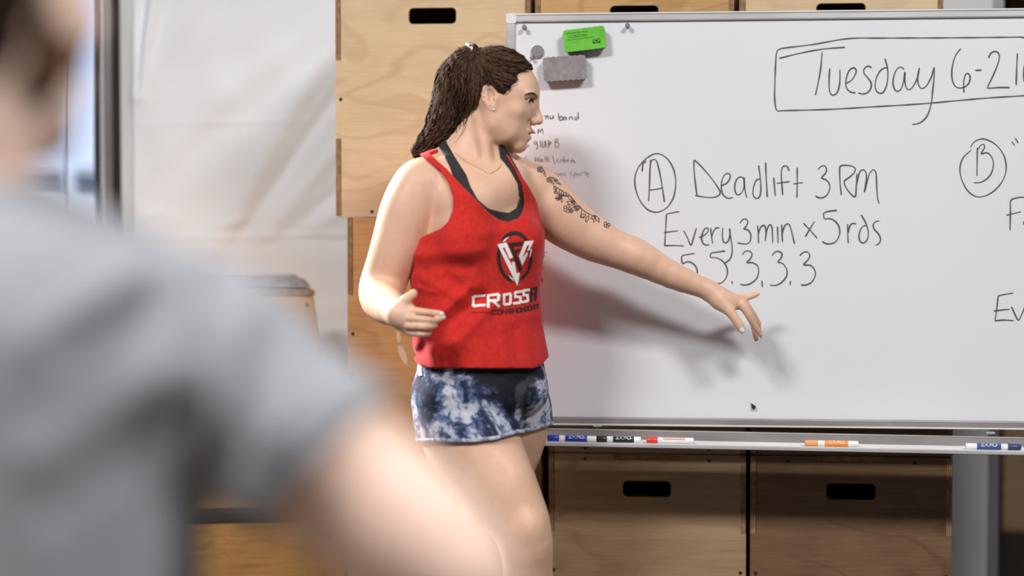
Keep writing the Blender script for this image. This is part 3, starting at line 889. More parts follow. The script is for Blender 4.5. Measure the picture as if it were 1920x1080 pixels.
# ------------------------------------------------------------------ signed-distance bodies
F32 = np.float32
_C = np.array(CAM, dtype=np.float64); _FW = np.array(FWD); _RG = np.array(RGT); _UP = np.array(UPV)
def project(P):
    q = P - _C.astype(P.dtype)
    d = q @ _FW.astype(P.dtype)
    return 960 + FPX * (q @ _RG.astype(P.dtype)) / d, 540 - FPX * (q @ _UP.astype(P.dtype)) / d, d

def V3(v):
    return np.array(v, dtype=np.float64)

class Cone:                       # tapered capsule
    def __init__(s, a, b, ra, rb):
        s.a, s.b, s.ra, s.rb = V3(a), V3(b), ra, rb
    def __call__(s, P):
        a, b = s.a.astype(P.dtype), s.b.astype(P.dtype)
        ba = b - a
        pa = P - a
        h = np.clip((pa @ ba) / max(1e-9, float(ba @ ba)), 0, 1)
        d = pa - h[:, None] * ba
        return np.sqrt((d * d).sum(1)) - (s.ra + (s.rb - s.ra) * h)

class Chain:                      # smooth tapered limb through several points
    def __init__(s, pts, rads, k=0.0):
        P = [V3(p) for p in pts]; R = list(rads)
        P = [2 * P[0] - P[1]] + P + [2 * P[-1] - P[-2]]
        q, r = [], []
        for i in range(1, len(P) - 2):
            n = 3
            for j in range(n):
                t = j / n
                q.append((2 * P[i] + (P[i + 1] - P[i - 1]) * t + (2 * P[i - 1] - 5 * P[i] + 4 * P[i + 1] - P[i + 2]) * t * t + (-P[i - 1] + 3 * P[i] - 3 * P[i + 1] + P[i + 2]) * t ** 3) / 2)
                u = t * t * (3 - 2 * t) * 0.5 + t * 0.5
                r.append(R[i - 1] * (1 - u) + R[i] * u)
        q.append(P[-2]); r.append(R[-1])
        s.c = [Cone(q[i], q[i + 1], r[i], r[i + 1]) for i in range(len(q) - 1)]
        s.k = 0.35 * float(np.mean(R))
    def __call__(s, P):
        d = s.c[0](P)
        for c in s.c[1:]:
            d = smin(d, c(P), s.k)
        return d + s.k * 0.08

class Ell:                        # ellipsoid, axes given as rows
    def __init__(s, c, r, axes=None):
        s.c, s.r = V3(c), V3(r)
        s.ax = np.eye(3) if axes is None else np.array(axes, dtype=np.float64)
    def __call__(s, P):
        q = (P - s.c.astype(P.dtype)) @ s.ax.T.astype(P.dtype)
        r = s.r.astype(P.dtype)
        k0 = np.sqrt(((q / r) ** 2).sum(1))
        k1 = np.sqrt(((q / (r * r)) ** 2).sum(1)) + 1e-6
        return k0 * (k0 - 1.0) / k1

class Column:                     # stacked elliptical sections along z
    def __init__(s, z, cx, cy, a, b, lat, fwd, p=2.0):
        o = np.argsort(z)
        s.z = V3(z)[o]; s.cx = V3(cx)[o]; s.cy = V3(cy)[o]; s.a = V3(a)[o]; s.b = V3(b)[o]
        s.lat, s.fwd, s.p = V3(lat), V3(fwd), p
        # dense smooth resample
        zz = np.linspace(s.z[0], s.z[-1], 160)
        def sm(v):
            w = np.interp(zz, s.z, v)
            k = np.ones(11) / 11
            wp = np.concatenate([np.full(5, w[0]), w, np.full(5, w[-1])])
            return np.convolve(wp, k, 'valid')
        s.zz, s.scx, s.scy, s.sa, s.sb = zz, sm(s.cx), sm(s.cy), sm(s.a), sm(s.b)
    def __call__(s, P):
        z = P[:, 2]
        zc = np.clip(z, s.zz[0], s.zz[-1])
        x = P[:, 0] - np.interp(zc, s.zz, s.scx); y = P[:, 1] - np.interp(zc, s.zz, s.scy)
        a = np.interp(zc, s.zz, s.sa); b = np.interp(zc, s.zz, s.sb)
        u = x * s.lat[0] + y * s.lat[1]; v = x * s.fwd[0] + y * s.fwd[1]
        k0 = (np.abs(u / a) ** s.p + np.abs(v / b) ** s.p) ** (1 / s.p)
        k1 = np.sqrt((u / a ** 2) ** 2 + (v / b ** 2) ** 2) + 1e-6
        d2 = k0 * (k0 - 1) / k1
        dz = np.abs(z - zc)
        out = np.where(dz > 0, np.sqrt(np.maximum(d2 + 0.02, 0) ** 2 + dz ** 2) - 0.02, d2)
        return out.astype(P.dtype)

def smin(a, b, k):
    h = np.maximum(k - np.abs(a - b), 0) / k
    return np.minimum(a, b) - h * h * (k * 0.25)
def smax(a, b, k):
    return -smin(-a, -b, k)

class Field:
    """ordered list of (op, prim, k); op is '+' or '-'"""
    def __init__(s):
        s.ops = []
    def add(s, prim, k=0.02):
        s.ops.append(('+', prim, k)); return s
    def sub(s, prim, k=0.005):
        s.ops.append(('-', prim, k)); return s
    def chain(s, pts, rads, k=0.015):
        return s.add(Chain(pts, rads), k)
    def __call__(s, P):
        f = np.full(len(P), 9.0, dtype=P.dtype)
        for op, pr, k in s.ops:
            f = smin(f, pr(P), k) if op == '+' else smax(f, -pr(P), k)
        return f
    def blocks(s, centers, offs, half):
        """centres (n,3), offs (m,3) -> (n,m); prims far from a block are skipped there"""
        n, m = len(centers), len(offs)
        f = np.full((n, m), 9.0, dtype=F32)
        for op, pr, k in s.ops:
            cv = pr(centers)
            sel = np.where(cv < half * 1.8 + k * 1.3 + 0.022)[0]
            if len(sel) == 0:
                continue
            P = (centers[sel][:, None, :] + offs[None]).reshape(-1, 3)
            v = pr(P).reshape(len(sel), m).astype(F32)
            f[sel] = smin(f[sel], v, k) if op == '+' else smax(f[sel], -v, k)
        return f

def polygonise(field, lo, hi, h, post=None, nb=8, coarse=None):
    """surface nets over sparse blocks. post(f, P) may modify values (P flat points)"""
    lo, hi = V3(lo), V3(hi)
    dims = np.ceil((hi - lo) / (h * nb)).astype(int)
    bi = np.stack(np.meshgrid(*[np.arange(d) for d in dims], indexing='ij'), -1).reshape(-1, 3)
    cen = (lo + (bi + 0.5) * h * nb).astype(F32)
    half = h * nb * 0.5 * math.sqrt(3) + h
    fc = (coarse or field)(cen)
    act = np.abs(fc) < half * 1.25 + 0.006
    bi, cen = bi[act], cen[act]
    g = np.arange(nb + 1)
    offi = np.stack(np.meshgrid(g, g, g, indexing='ij'), -1).reshape(-1, 3)
    offs = ((offi - nb * 0.5) * h).astype(F32)
    m1 = nb + 1
    big = dims * nb + 2
    ids, verts, edges = [], [], []
    CH = 3000
    for c0 in range(0, len(bi), CH):
        cb, cc = bi[c0:c0 + CH], cen[c0:c0 + CH]
        f = field.blocks(cc, offs, half)
        if post is not None:
            P = (cc[:, None, :] + offs[None]).reshape(-1, 3)
            near = np.abs(f.reshape(-1)) < 0.05
            ff = f.reshape(-1).copy()
            ff[near] = post(ff[near], P[near])
            f = ff.reshape(f.shape)
        f = f.reshape(-1, m1, m1, m1)
        neg = f < 0
        s000 = neg[:, :-1, :-1, :-1]
        cnt = np.zeros(s000.shape, dtype=np.int8)
        for dx in (0, 1):
            for dy in (0, 1):
                for dz in (0, 1):
                    cnt += neg[:, dx:dx + nb, dy:dy + nb, dz:dz + nb]
        on = (cnt > 0) & (cnt < 8)
        b_, i_, j_, k_ = np.where(on)
        gi = cb[b_] * nb + np.stack([i_, j_, k_], -1)
        acc = np.zeros((len(b_), 3)); num = np.zeros(len(b_))
        corner = {}
        for dx in (0, 1):
            for dy in (0, 1):
                for dz in (0, 1):
                    corner[dx, dy, dz] = f[b_, i_ + dx, j_ + dy, k_ + dz]
        for ax in range(3):
            for u in (0, 1):
                for v in (0, 1):
                    c1 = [0, 0, 0]; c1[(ax + 1) % 3] = u; c1[(ax + 2) % 3] = v
                    c2 = list(c1); c2[ax] = 1
                    fa, fb = corner[tuple(c1)], corner[tuple(c2)]
                    x = (fa < 0) != (fb < 0)
                    t = np.where(x, fa / np.where(x, fa - fb, 1), 0)
                    pt = np.tile(np.array(c1, float), (len(t), 1)); pt[:, ax] += t
                    acc += np.where(x[:, None], pt, 0); num += x
        vv = lo + (gi + acc / num[:, None]) * h
        key = (gi[:, 0] * big[1] + gi[:, 1]) * big[2] + gi[:, 2]
        ids.append(key); verts.append(vv)
        for ax in range(3):
            c2 = [0, 0, 0]; c2[ax] = 1
            fa, fb = corner[0, 0, 0], corner[tuple(c2)]
            x = (fa < 0) != (fb < 0)
            edges.append((np.full(x.sum(), ax), key[x], (fa < 0)[x]))
    key = np.concatenate(ids); vv = np.concatenate(verts)
    order = np.argsort(key); key, vv = key[order], vv[order]
    st = (big[1] * big[2], big[2], 1)
    quads = []
    for ax, k0, inside in edges:
        if len(k0) == 0:
            continue
        a = int(ax[0]); s1, s2 = st[(a + 1) % 3], st[(a + 2) % 3]
        q = np.stack([k0, k0 - s1, k0 - s1 - s2, k0 - s2], -1)
        idx = np.searchsorted(key, q)
        idx = np.clip(idx, 0, len(key) - 1)
        ok = (key[idx] == q).all(1)
        idx = idx[ok]; ins = inside[ok]
        idx[~ins] = idx[~ins][:, ::-1]
        quads.append(idx)
    q = np.concatenate(quads)
    return vv, q

def islands(n, q):
    lab = np.arange(n)
    while True:
        m = lab[q].min(1)
        new = lab.copy()
        np.minimum.at(new, q.ravel(), np.repeat(m, 4))
        new = new[new]
        new = new[new]
        if (new == lab).all():
            return lab
        lab = new

def sdf_mesh(name, field, lo, hi, h, mat, parent=None, post=None, keep=1, relax=1, coarse=None):
    """keep: how many of the largest islands stay (each becomes an object when keep > 1)"""
    v, q = polygonise(field, lo, hi, h, post, coarse=coarse)
    lab = islands(len(v), q)
    u, cnt = np.unique(lab[q[:, 0]], return_counts=True)
    best = u[np.argsort(-cnt)][:keep]
    outs = []
    for bid in best:
        qs = q[lab[q[:, 0]] == bid]
        used, inv = np.unique(qs, return_inverse=True)
        outs.append(mesh_arrays(name, v[used], inv.reshape(qs.shape), mat, parent, relax))
    return outs[0] if keep == 1 else outs

def mesh_arrays(name, v, q, mat, parent, relax):
    for _ in range(relax):      # light smoothing
        acc = np.zeros_like(v); n = np.zeros(len(v))
        for a, b in ((0, 1), (1, 2), (2, 3), (3, 0)):
            np.add.at(acc, q[:, a], v[q[:, b]]); np.add.at(acc, q[:, b], v[q[:, a]])
            np.add.at(n, q[:, a], 1); np.add.at(n, q[:, b], 1)
        mean = acc / np.maximum(n, 1)[:, None]
        v = np.where(n[:, None] > 0, v * 0.5 + mean * 0.5, v)
    me = bpy.data.meshes.new(name)
    me.vertices.add(len(v)); me.vertices.foreach_set('co', v.astype(F32).ravel())
    me.loops.add(q.size); me.loops.foreach_set('vertex_index', q.astype(np.int32).ravel())
    me.polygons.add(len(q))
    me.polygons.foreach_set('loop_start', np.arange(0, q.size, 4, dtype=np.int32))
    me.polygons.foreach_set('loop_total', np.full(len(q), 4, dtype=np.int32))
    me.polygons.foreach_set('use_smooth', np.ones(len(q), dtype=bool))
    me.update(calc_edges=True)
    me.validate()
    return link(name, me, mat, parent)

def poly_sd(poly, X, Y):
    """signed distance (negative inside) of points to a pixel polygon"""
    p = np.array(poly, dtype=F32)
    d = np.full(len(X), 1e9, dtype=F32); s = np.zeros(len(X), dtype=bool)
    for i in range(len(p)):
        a, b = p[i], p[(i + 1) % len(p)]
        ex, ey = b - a
        wx, wy = X - a[0], Y - a[1]
        t = np.clip((wx * ex + wy * ey) / (ex * ex + ey * ey + 1e-9), 0, 1)
        d = np.minimum(d, (wx - ex * t) ** 2 + (wy - ey * t) ** 2)
        c = ((a[1] <= Y) & (b[1] > Y)) | ((b[1] <= Y) & (a[1] > Y))
        xi = a[0] + (Y - a[1]) / (ey if abs(ey) > 1e-9 else 1e-9) * ex
        s ^= c & (X < xi)
    d = np.sqrt(d)
    return np.where(s, -d, d)

def ridge(X, Y, segs):
    D = np.zeros_like(X)
    for (a, b), (c, d), w, amp in segs:
        dx, dy = c - a, d - b
        t = np.clip(((X - a) * dx + (Y - b) * dy) / (dx * dx + dy * dy), 0, 1)
        r2 = (X - a - t * dx) ** 2 + (Y - b - t * dy) ** 2
        D += amp * np.exp(-r2 / (w * w))
    return D

class Multi:
    def __init__(s, trees):
        s.t = trees
    def ray_cast(s, o, d):
        best = (None, None, None, None)
        for t in s.t:
            h = t.ray_cast(o, d)
            if h[0] is not None and (best[3] is None or h[3] < best[3]):
                best = h
        return best

def bvh_of(*objs):
    dg = bpy.context.evaluated_depsgraph_get()
    t = [BVHTree.FromObject(o, dg) for o in objs]
    return t[0] if len(t) == 1 else Multi(t)

def drape(bvh, px, py, lift):
    r = ray(px, py)
    hit, nrm, _, dist = bvh.ray_cast(CAM, r.normalized())
    if hit is None:
        return None
    if nrm.dot(r) > 0:
        nrm = -nrm
    return hit + nrm * lift

def drape_mesh(name, bvh, vs, fs, mat, parent, lift=0.0012):
    P = [drape(bvh, v[0], v[1], lift) for v in vs]
    ok = [f for f in fs if all(P[i] is not None for i in f)]
    good = []
    for f in ok:
        e = max((P[f[i]] - P[f[i - 1]]).length for i in range(len(f)))
        if e < 0.03:
            good.append(f)
    used = sorted({i for f in good for i in f})
    mp = {i: k for k, i in enumerate(used)}
    return mesh_obj(name, [P[i] for i in used], [tuple(mp[i] for i in f) for f in good], mat, parent)

def fill_poly(poly, maxlen=5.0):
    """triangulate a pixel polygon and split to short edges"""
    tri = tessellate_polygon([[Vector((x, y, 0)) for x, y in poly]])
    T = [[np.array(poly[i], float) for i in t] for t in tri]
    out = []
    for t in T:
        stack = [t]
        while stack:
            a, b, c = stack.pop()
            L = [np.linalg.norm(a - b), np.linalg.norm(b - c), np.linalg.norm(c - a)]
            m = int(np.argmax(L))
            if L[m] < maxlen:
                out.append((a, b, c)); continue
            if m == 0:
                q = (a + b) / 2; stack += [(a, q, c), (q, b, c)]
            elif m == 1:
                q = (b + c) / 2; stack += [(a, b, q), (a, q, c)]
            else:
                q = (c + a) / 2; stack += [(a, b, q), (q, b, c)]
    vs, fs = [], []
    for t in out:
        b = len(vs); vs += list(t); fs.append((b, b + 1, b + 2))
    return vs, fs

def skin_mat(name, c0, c1, c2):
    m = new_mat(name, c0, 0.48, 0, 0.4)
    g = NG(m)
    v = g.coords((1, 1, 1))
    a = g.ramp(g.noise(v, 9, 4, 0.6), [(0.35, c0), (0.65, c1)])
    b = g.ramp(g.noise(v, 45, 4, 0.65), [(0.5, (0, 0, 0, 1)), (0.8, (1, 1, 1, 1))])
    g.color(g.mix(g.math('MULTIPLY', b, 0.4), a, c2))
    g.b.inputs['Subsurface Weight'].default_value = 0.12
    g.b.inputs['Subsurface Radius'].default_value = (0.012, 0.005, 0.003)
    g.b.inputs['Subsurface Scale'].default_value = 1.0
    g.bump(g.noise(v, 260, 3), 0.12, 0.001)
    return m
# ------------------------------------------------------------------ the coach
D0 = 3.95
S0 = D0 / FPX                        # metres per pixel at her depth
def W(px, py, dd=0.0):
    return at_depth(px, py, D0 + dd)
HF = Vector((FWD.x, FWD.y, 0)).normalized()      # horizontal view direction
TOC = -HF
PHI = math.radians(32)
T_F = TOC * math.cos(PHI) + RGT * math.sin(PHI)
T_L = RGT * math.cos(PHI) - TOC * math.sin(PHI)   # her left
def torso_col(rows, p=2.2):
    z, cx, cy, a, b = [], [], [], [], []
    for py, xl, xr, ratio, dd in rows:
        c = W((xl + xr) / 2, py, dd)
        hw = (xr - xl) / 2 * S0
        aa = hw / math.sqrt(math.cos(PHI) ** 2 + (ratio * math.sin(PHI)) ** 2)
        z.append(c.z); cx.append(c.x); cy.append(c.y); a.append(aa); b.append(aa * ratio)
    return Column(z, cx, cy, a, b, T_L, T_F, p)
def TB(px, py, lat, fwd, dd=0.0):
    """point from the torso axis at image (px,py), moved lat/fwd metres in the torso frame"""
    return W(px, py, dd) + T_L * lat + T_F * fwd

PSI = math.radians(85)
H_F = TOC * math.cos(PSI) + RGT * math.sin(PSI)
H_R = TOC * math.sin(PSI) - RGT * math.cos(PSI)   # her right side, towards camera
HD = 0.02
def H(px, py, lat=0.0):
    """point on the head: image position of the sagittal point, lat in pixels towards the visible side"""
    f = (px - 930) * S0
    return W(930, py, HD) + H_F * (f / math.sin(PSI)) + H_R * (lat * S0)
HAX = [H_F, H_R, Vector((0, 0, 1))]
def hell(px, py, lat, rf, rl, ru, tilt=0.0):
    ax = HAX
    if tilt:
        c, s = math.cos(tilt), math.sin(tilt)
        up = Vector((0, 0, 1))
        ax = [H_F * c + up * s, H_R, up * c - H_F * s]
    return Ell(H(px, py, lat), (rf * S0, rl * S0, ru * S0), ax)

body_rows = [(330, 822, 985, .66, 0.02), (370, 802, 1000, .66, 0.015), (410, 797, 1006, .68, 0.01), (450, 794, 1008, .70, 0.005), (500, 790, 1003, .70, 0.0),
             (560, 800, 996, .70, 0.0), (620, 799, 1000, .70, 0.0), (680, 792, 1012, .72, 0.0), (735, 785, 1023, .78, 0.0), (762, 796, 1016, .74, 0.0), (784, 850, 990, .62, 0.0)]
torso = torso_col(body_rows)
shR = W(783, 338, -0.035)      # her right shoulder (image left)
shL = W(1000, 345, 0.10)
def torso_group(F, neck=True):
    F.add(torso, 0.02)
    # shoulder girdle and chest
    F.add(Cone(W(868, 300, 0.03), shR + Vector((0.02, 0, -0.005)), 0.050, 0.050), 0.05)
    F.add(Cone(W(905, 300, 0.05), shL + Vector((-0.02, 0, 0.0)), 0.050, 0.048), 0.05)
    F.add(Ell(W(797, 345, -0.03), (0.050, 0.054, 0.052)), 0.03)
    F.add(Ell(W(1000, 350, 0.09), (0.048, 0.052, 0.048)), 0.03)
    F.add(Cone(TB(890, 385, -0.055, 0.06), TB(890, 345, 0.05, 0.05), 0.050, 0.046), 0.05)
    for s in (-1, 1):
        F.add(Ell(TB(886, 452, 0.066 * s, 0.078), (0.060, 0.052, 0.060), [T_L, T_F, Vector((0, 0, 1))]), 0.03)
    if neck:
        F.chain([W(872, 330, 0.05), W(890, 285, 0.035), H(908, 225)], [0.062, 0.0535, 0.053], 0.045)
        F.add(Cone(W(845, 300, 0.05), W(880, 250, 0.05), 0.036, 0.030), 0.05)
        # sternomastoid from behind the ear to the sternal notch
        F.add(Cone(H(905, 225, 38), W(915, 322, -0.045), 0.013, 0.010), 0.018)
        # clavicles
        F.add(Cone(W(918, 325, -0.050), W(835, 303, -0.055), 0.0085, 0.0085), 0.016)
        F.add(Cone(W(932, 325, -0.035), W(985, 318, 0.06), 0.0085, 0.0085), 0.016)

def legs_group(F, full=True):
    # near (right) leg
    F.chain([W(862, 755, -0.02), W(884, 825, -0.035), W(930, 905, -0.07), W(970, 968, -0.10), W(984, 1008, -0.115), W(990, 1045, -0.105), W(990, 1130, -0.07), W(996, 1250, -0.075), W(1000, 1330, -0.08)] if full else
            [W(862, 755, -0.02), W(884, 825, -0.035), W(930, 905, -0.07)],
            [0.098, 0.1035, 0.084, 0.062, 0.052, 0.048, 0.056, 0.042, 0.032] if full else [0.098, 0.1035, 0.084], 0.02)
    # far (left) leg
    F.chain([W(968, 755, 0.065), W(965, 815, 0.10), W(936, 905, 0.14), W(910, 980, 0.14), W(902, 1010, 0.14), W(888, 1045, 0.16), W(872, 1120, 0.20), W(852, 1210, 0.23), W(842, 1275, 0.25)] if full else
            [W(968, 755, 0.065), W(965, 815, 0.10), W(936, 905, 0.14)],
            [0.074, 0.072, 0.064, 0.056, 0.050, 0.046, 0.054, 0.041, 0.031] if full else [0.074, 0.072, 0.064], 0.004)
    for s_ in (-1, 1):
        F.add(Ell(TB(905, 745, 0.062 * s_, -0.050), (0.075, 0.075, 0.075)), 0.03)
    if full:
        F.add(Ell(W(988, 990, -0.150), (0.028, 0.026, 0.034)), 0.025)
        F.add(Ell(W(955, 925, -0.115), (0.040, 0.038, 0.080)), 0.04)
        za = W(1000, 1330, -0.08); zb = W(842, 1275, 0.25)
        F.add(Cone(za, (za.x + 0.02, za.y - 0.01, 0.06), 0.033, 0.036), 0.02)
        F.add(Cone(zb, (zb.x - 0.01, zb.y + 0.02, 0.07), 0.032, 0.036), 0.02)

def px_r(r, dd=0.0):
    return r * (D0 + dd) / FPX

def arms_group(F):
    # right arm, elbow bent, forearm coming towards the camera
    F.chain([W(786, 345, -0.04), W(762, 400, -0.048), W(744, 460, -0.048), W(722, 520, -0.035), W(713, 552, -0.045)], [0.058, 0.0575, 0.0535, 0.0475, 0.044], 0.010)
    F.chain([W(714, 545, -0.04), W(716, 562, -0.075), W(730, 577, -0.14), W(748, 589, -0.215)], [0.044, 0.0445, 0.037, 0.0255], 0.012)
    # left arm
    F.chain([W(1003, 352, 0.10), W(1030, 388, 0.108), W(1062, 416, 0.115), W(1105, 444, 0.125), W(1150, 466, 0.13)], [0.055, 0.060, 0.056, 0.049, 0.041], 0.010)
    F.chain([W(1150, 466, 0.13), W(1192, 481, 0.135), W(1260, 516, 0.145), W(1324, 542, 0.15)], [0.041, 0.0415, 0.031, 0.0222], 0.012)

def nails_points():
    return []

def hands_group(F):
    k = 0.003
    # right hand (dd about -0.22); px coordinates are read in the photo
    def w(px, py, dd=-0.215):
        return W(px, py, dd)
    # (at this depth the same pixel spans less; W takes care of it)
    F.chain([w(746, 588), w(757, 596)], [0.026, 0.024], 0.015)
    F.add(Cone(w(757, 588), w(768, 583), 0.019, 0.015), 0.014)
    F.add(Cone(w(757, 600), w(768, 612), 0.020, 0.014), 0.014)
    F.add(Cone(w(762, 590), w(766, 616), 0.0165, 0.014), 0.012)
    F.chain([w(750, 577, -0.22), w(760, 562, -0.225), w(773, 553, -0.215), w(776, 549, -0.21)], [0.0135, 0.0105, 0.0085, 0.0078], 0.008)      # thumb
    F.chain([w(764, 581, -0.225), w(795, 585, -0.235), w(812, 587, -0.23), w(829, 588.5, -0.225)], [0.0092, 0.0078, 0.0070, 0.0060], k)      # index
    F.chain([w(764, 596, -0.235), w(796, 599, -0.250), w(814, 601, -0.238), w(832, 595, -0.22)], [0.0090, 0.0078, 0.0068, 0.0058], k)     # middle
    F.chain([w(765, 611, -0.235), w(797, 612.5, -0.252), w(815, 610, -0.225), w(802, 605, -0.195)], [0.0086, 0.0076, 0.0068, 0.0058], k)     # ring
    F.chain([w(768, 624, -0.225), w(793, 626, -0.243), w(805, 623, -0.215), w(795, 617, -0.195)], [0.0080, 0.0070, 0.0064, 0.0056], k)      # little
    # left hand
    def v(px, py, dd=0.15):
        return W(px, py, dd)
    F.chain([v(1322, 541), v(1340, 551)], [0.0225, 0.022], 0.012)
    F.chain([v(1340, 553), v(1362, 564), v(1385, 570)], [0.021, 0.0225, 0.0135], 0.015)
    F.add(Cone(v(1352, 556, 0.155), v(1387, 563, 0.17), 0.016, 0.0125), 0.012)
    F.add(Cone(v(1350, 566, 0.14), v(1368, 583, 0.13), 0.020, 0.0135), 0.014)
    F.chain([v(1366, 580, 0.13), v(1379, 599, 0.125), v(1386, 610, 0.125), v(1392, 620, 0.125)], [0.0125, 0.0100, 0.0098, 0.0082], k)       # thumb
    F.chain([v(1391, 570, 0.145), v(1404, 590, 0.145), v(1416, 612, 0.155), v(1430, 632, 0.165)], [0.0110, 0.0098, 0.0082, 0.0060], k)      # index
    F.chain([v(1393, 567, 0.165), v(1410, 592, 0.175), v(1414, 613, 0.185), v(1418, 636, 0.19)], [0.0105, 0.0092, 0.0080, 0.0062], k)        # middle
    F.chain([v(1394, 564, 0.18), v(1412, 590, 0.195), v(1424, 610, 0.20), v(1431, 622, 0.205)], [0.0095, 0.0080, 0.0068, 0.0054], k)       # ring
    F.chain([v(1384, 559, 0.18), v(1402, 557, 0.185), v(1412, 554, 0.185), v(1421, 551, 0.185)], [0.0090, 0.0075, 0.0066, 0.0054], k)        # little

def head_group(F):
    F.add(hell(930, 167, 0, 76, 60, 74), 0.02)
    F.add(hell(958, 200, 0, 46, 46, 62, -0.10), 0.03)
    F.add(hell(985, 172, 0, 22, 42, 26), 0.02)            # forehead/brow
    for s in (-1, 1):
        F.add(Cone(H(930, 232, 42 * s), H(972, 268, 11 * s), 13 * S0, 13 * S0), 0.022)     # jaw
        F.add(Cone(H(930, 232, 42 * s), H(922, 195, 50 * s), 13 * S0, 14 * S0), 0.022)
        F.add(hell(966, 212, 36 * s, 20, 15, 15), 0.02)      # cheekbone
        F.add(hell(966, 240, 26 * s, 18, 14, 20), 0.018)
        F.add(hell(944, 236, 36 * s, 26, 13, 30), 0.02)      # cheek and jaw fill
    F.add(hell(973, 273, 0, 13, 20, 12), 0.014)             # chin
    F.add(hell(976, 251, 0, 21, 27, 20), 0.014)             # muzzle
    for s in (-1, 1):
        F.sub(hell(1004, 190, 29 * s, 15, 17, 8.5), 0.011)    # eye socket
        F.add(hell(986.5, 191, 29 * s, 11.5, 12.8, 9.6), 0.004)
        F.sub(hell(1001, 192.3, 31 * s, 14, 13, 3.6, -0.25), 0.001)
        F.add(hell(995, 179, 27 * s, 10, 20, 4.5), 0.010)     # brow ridge
    F.chain([H(1000, 186), H(1005, 205), H(1010, 226)], [6.5 * S0, 6.5 * S0, 9.2 * S0], 0.010)   # nose
    for s in (-1, 1):
        F.add(hell(1001, 229, 9.5 * s, 8.5, 5.5, 6.5), 0.005)
        F.sub(hell(1004.5, 236.5, 5.5 * s, 4.0, 2.6, 2.4), 0.003)
        F.sub(hell(993, 232, 15 * s, 3.0, 4.0, 7), 0.006)
    F.add(hell(992, 245.5, 0, 12.5, 21, 5.0, -0.35), 0.006)     # upper lip
    F.add(hell(984.5, 259.5, 0, 11.0, 18, 6.0, 0.25), 0.006)     # lower lip
    F.sub(hell(997, 252.2, 0, 14, 17, 1.9, -0.12), 0.0022)
    F.sub(hell(994, 268, 0, 7.0, 14, 3.0), 0.006)
    # ear, visible side and the other
    for s in (-1, 1):
        F.add(hell(923, 184, 57 * s, 13, 7, 21, 0.25), 0.005)
        F.add(hell(930, 206, 57 * s, 6, 5, 7.5), 0.005)
        F.sub(hell(926, 184, 65.5 * s, 9.5, 10.5, 15.5, 0.25), 0.0015)
        F.chain([H(931, 169, 60 * s), H(923, 163, 62 * s), H(914, 169, 63 * s), H(911, 181, 64 * s), H(914, 194, 63 * s), H(921, 204, 61 * s), H(929, 210, 59 * s)], [2.4 * S0, 2.7 * S0, 2.8 * S0, 2.8 * S0, 2.7 * S0, 2.8 * S0, 3.6 * S0], 0.002)
        F.chain([H(918, 175, 61 * s), H(920, 186, 62 * s), H(925, 197, 60 * s)], [2.0 * S0, 2.2 * S0, 2.2 * S0], 0.002)
        F.add(hell(934, 190, 58 * s, 3.2, 4, 5), 0.003)

skinW = skin_mat('fair_skin', rgb(222, 180, 152), rgb(212, 168, 140), rgb(198, 146, 120))
woman = empty('person', (W(930, 600).x, W(930, 600).y, 0.0),
              'woman in a red tank top and tie-dye shorts pointing at the whiteboard', 'person')
body = Field()
torso_group(body); legs_group(body); arms_group(body); hands_group(body); head_group(body)
lo = V3((-0.62, -1.0, 0.02)); hi = V3((0.62, 0.12, 1.70))
body_o = sdf_mesh('body', body, lo, hi, 0.0026, skinW, woman)

# ---- clothes
shirt_red = new_mat('red_jersey', rgb(192, 42, 36), 0.9, 0, 0.15)
g = NG(shirt_red)
v = g.coords((1, 1, 1))
g.color(g.ramp(g.noise(v, 90, 4, 0.7), [(0.3, rgb(184, 36, 31)), (0.7, rgb(202, 50, 42))]))
g.b.inputs['Sheen Weight'].default_value = 0.25
g.b.inputs['Sheen Roughness'].default_value = 0.4
g.b.inputs['Sheen Tint'].default_value = (1.0, 0.62, 0.72, 1)
g.bump(g.noise(v, 500, 2), 0.25, 0.0008)
bra_black = noisy('black_sports_fabric', rgb(30, 27, 28), rgb(40, 36, 37), 120, 0.8, 0.2, 500)

shirt_rows = [(330, 826, 984, .66, 0.02), (370, 805, 1000, .67, 0.015), (410, 796, 1010, .70, 0.01), (440, 788, 1012, .73, 0.003), (475, 778, 1011, .74, 0.0),
              (500, 776, 1008, .74, 0.0), (545, 782, 1003, .74, 0.0), (600, 785, 1007, .77, 0.0), (640, 784, 1014, .80, 0.0), (675, 783, 1021, .82, 0.0), (700, 784, 1024, .82, 0.0)]
SH = Field()
torso_group(SH, neck=False)
SH.add(torso_col(shirt_rows), 0.012)
SH.add(Cone(W(868, 318, 0.03), W(880, 290, 0.04), 0.055, 0.040), 0.04)
shirt_poly = [(784, 280), (784, 288), (804, 303), (827, 322), (841, 344), (849, 371), (849, 393), (842, 413), (827, 428), (800, 440), (788, 446), (740, 452),
              (740, 668), (776, 674), (786, 684), (800, 690), (900, 691), (1000, 691), (1016, 684), (1030, 668), (1070, 662), (1070, 440), (1016, 425), (1012, 400), (1006, 377), (993, 352), (968, 316), (950, 286), (946, 276)]
neck_poly = [(942, 260), (948, 290), (964, 316), (979, 349), (983, 380), (980, 397), (972, 409), (954, 416), (938, 413), (918, 400), (890, 372), (871, 353), (852, 333), (838, 317), (821, 302), (802, 284), (798, 262)]
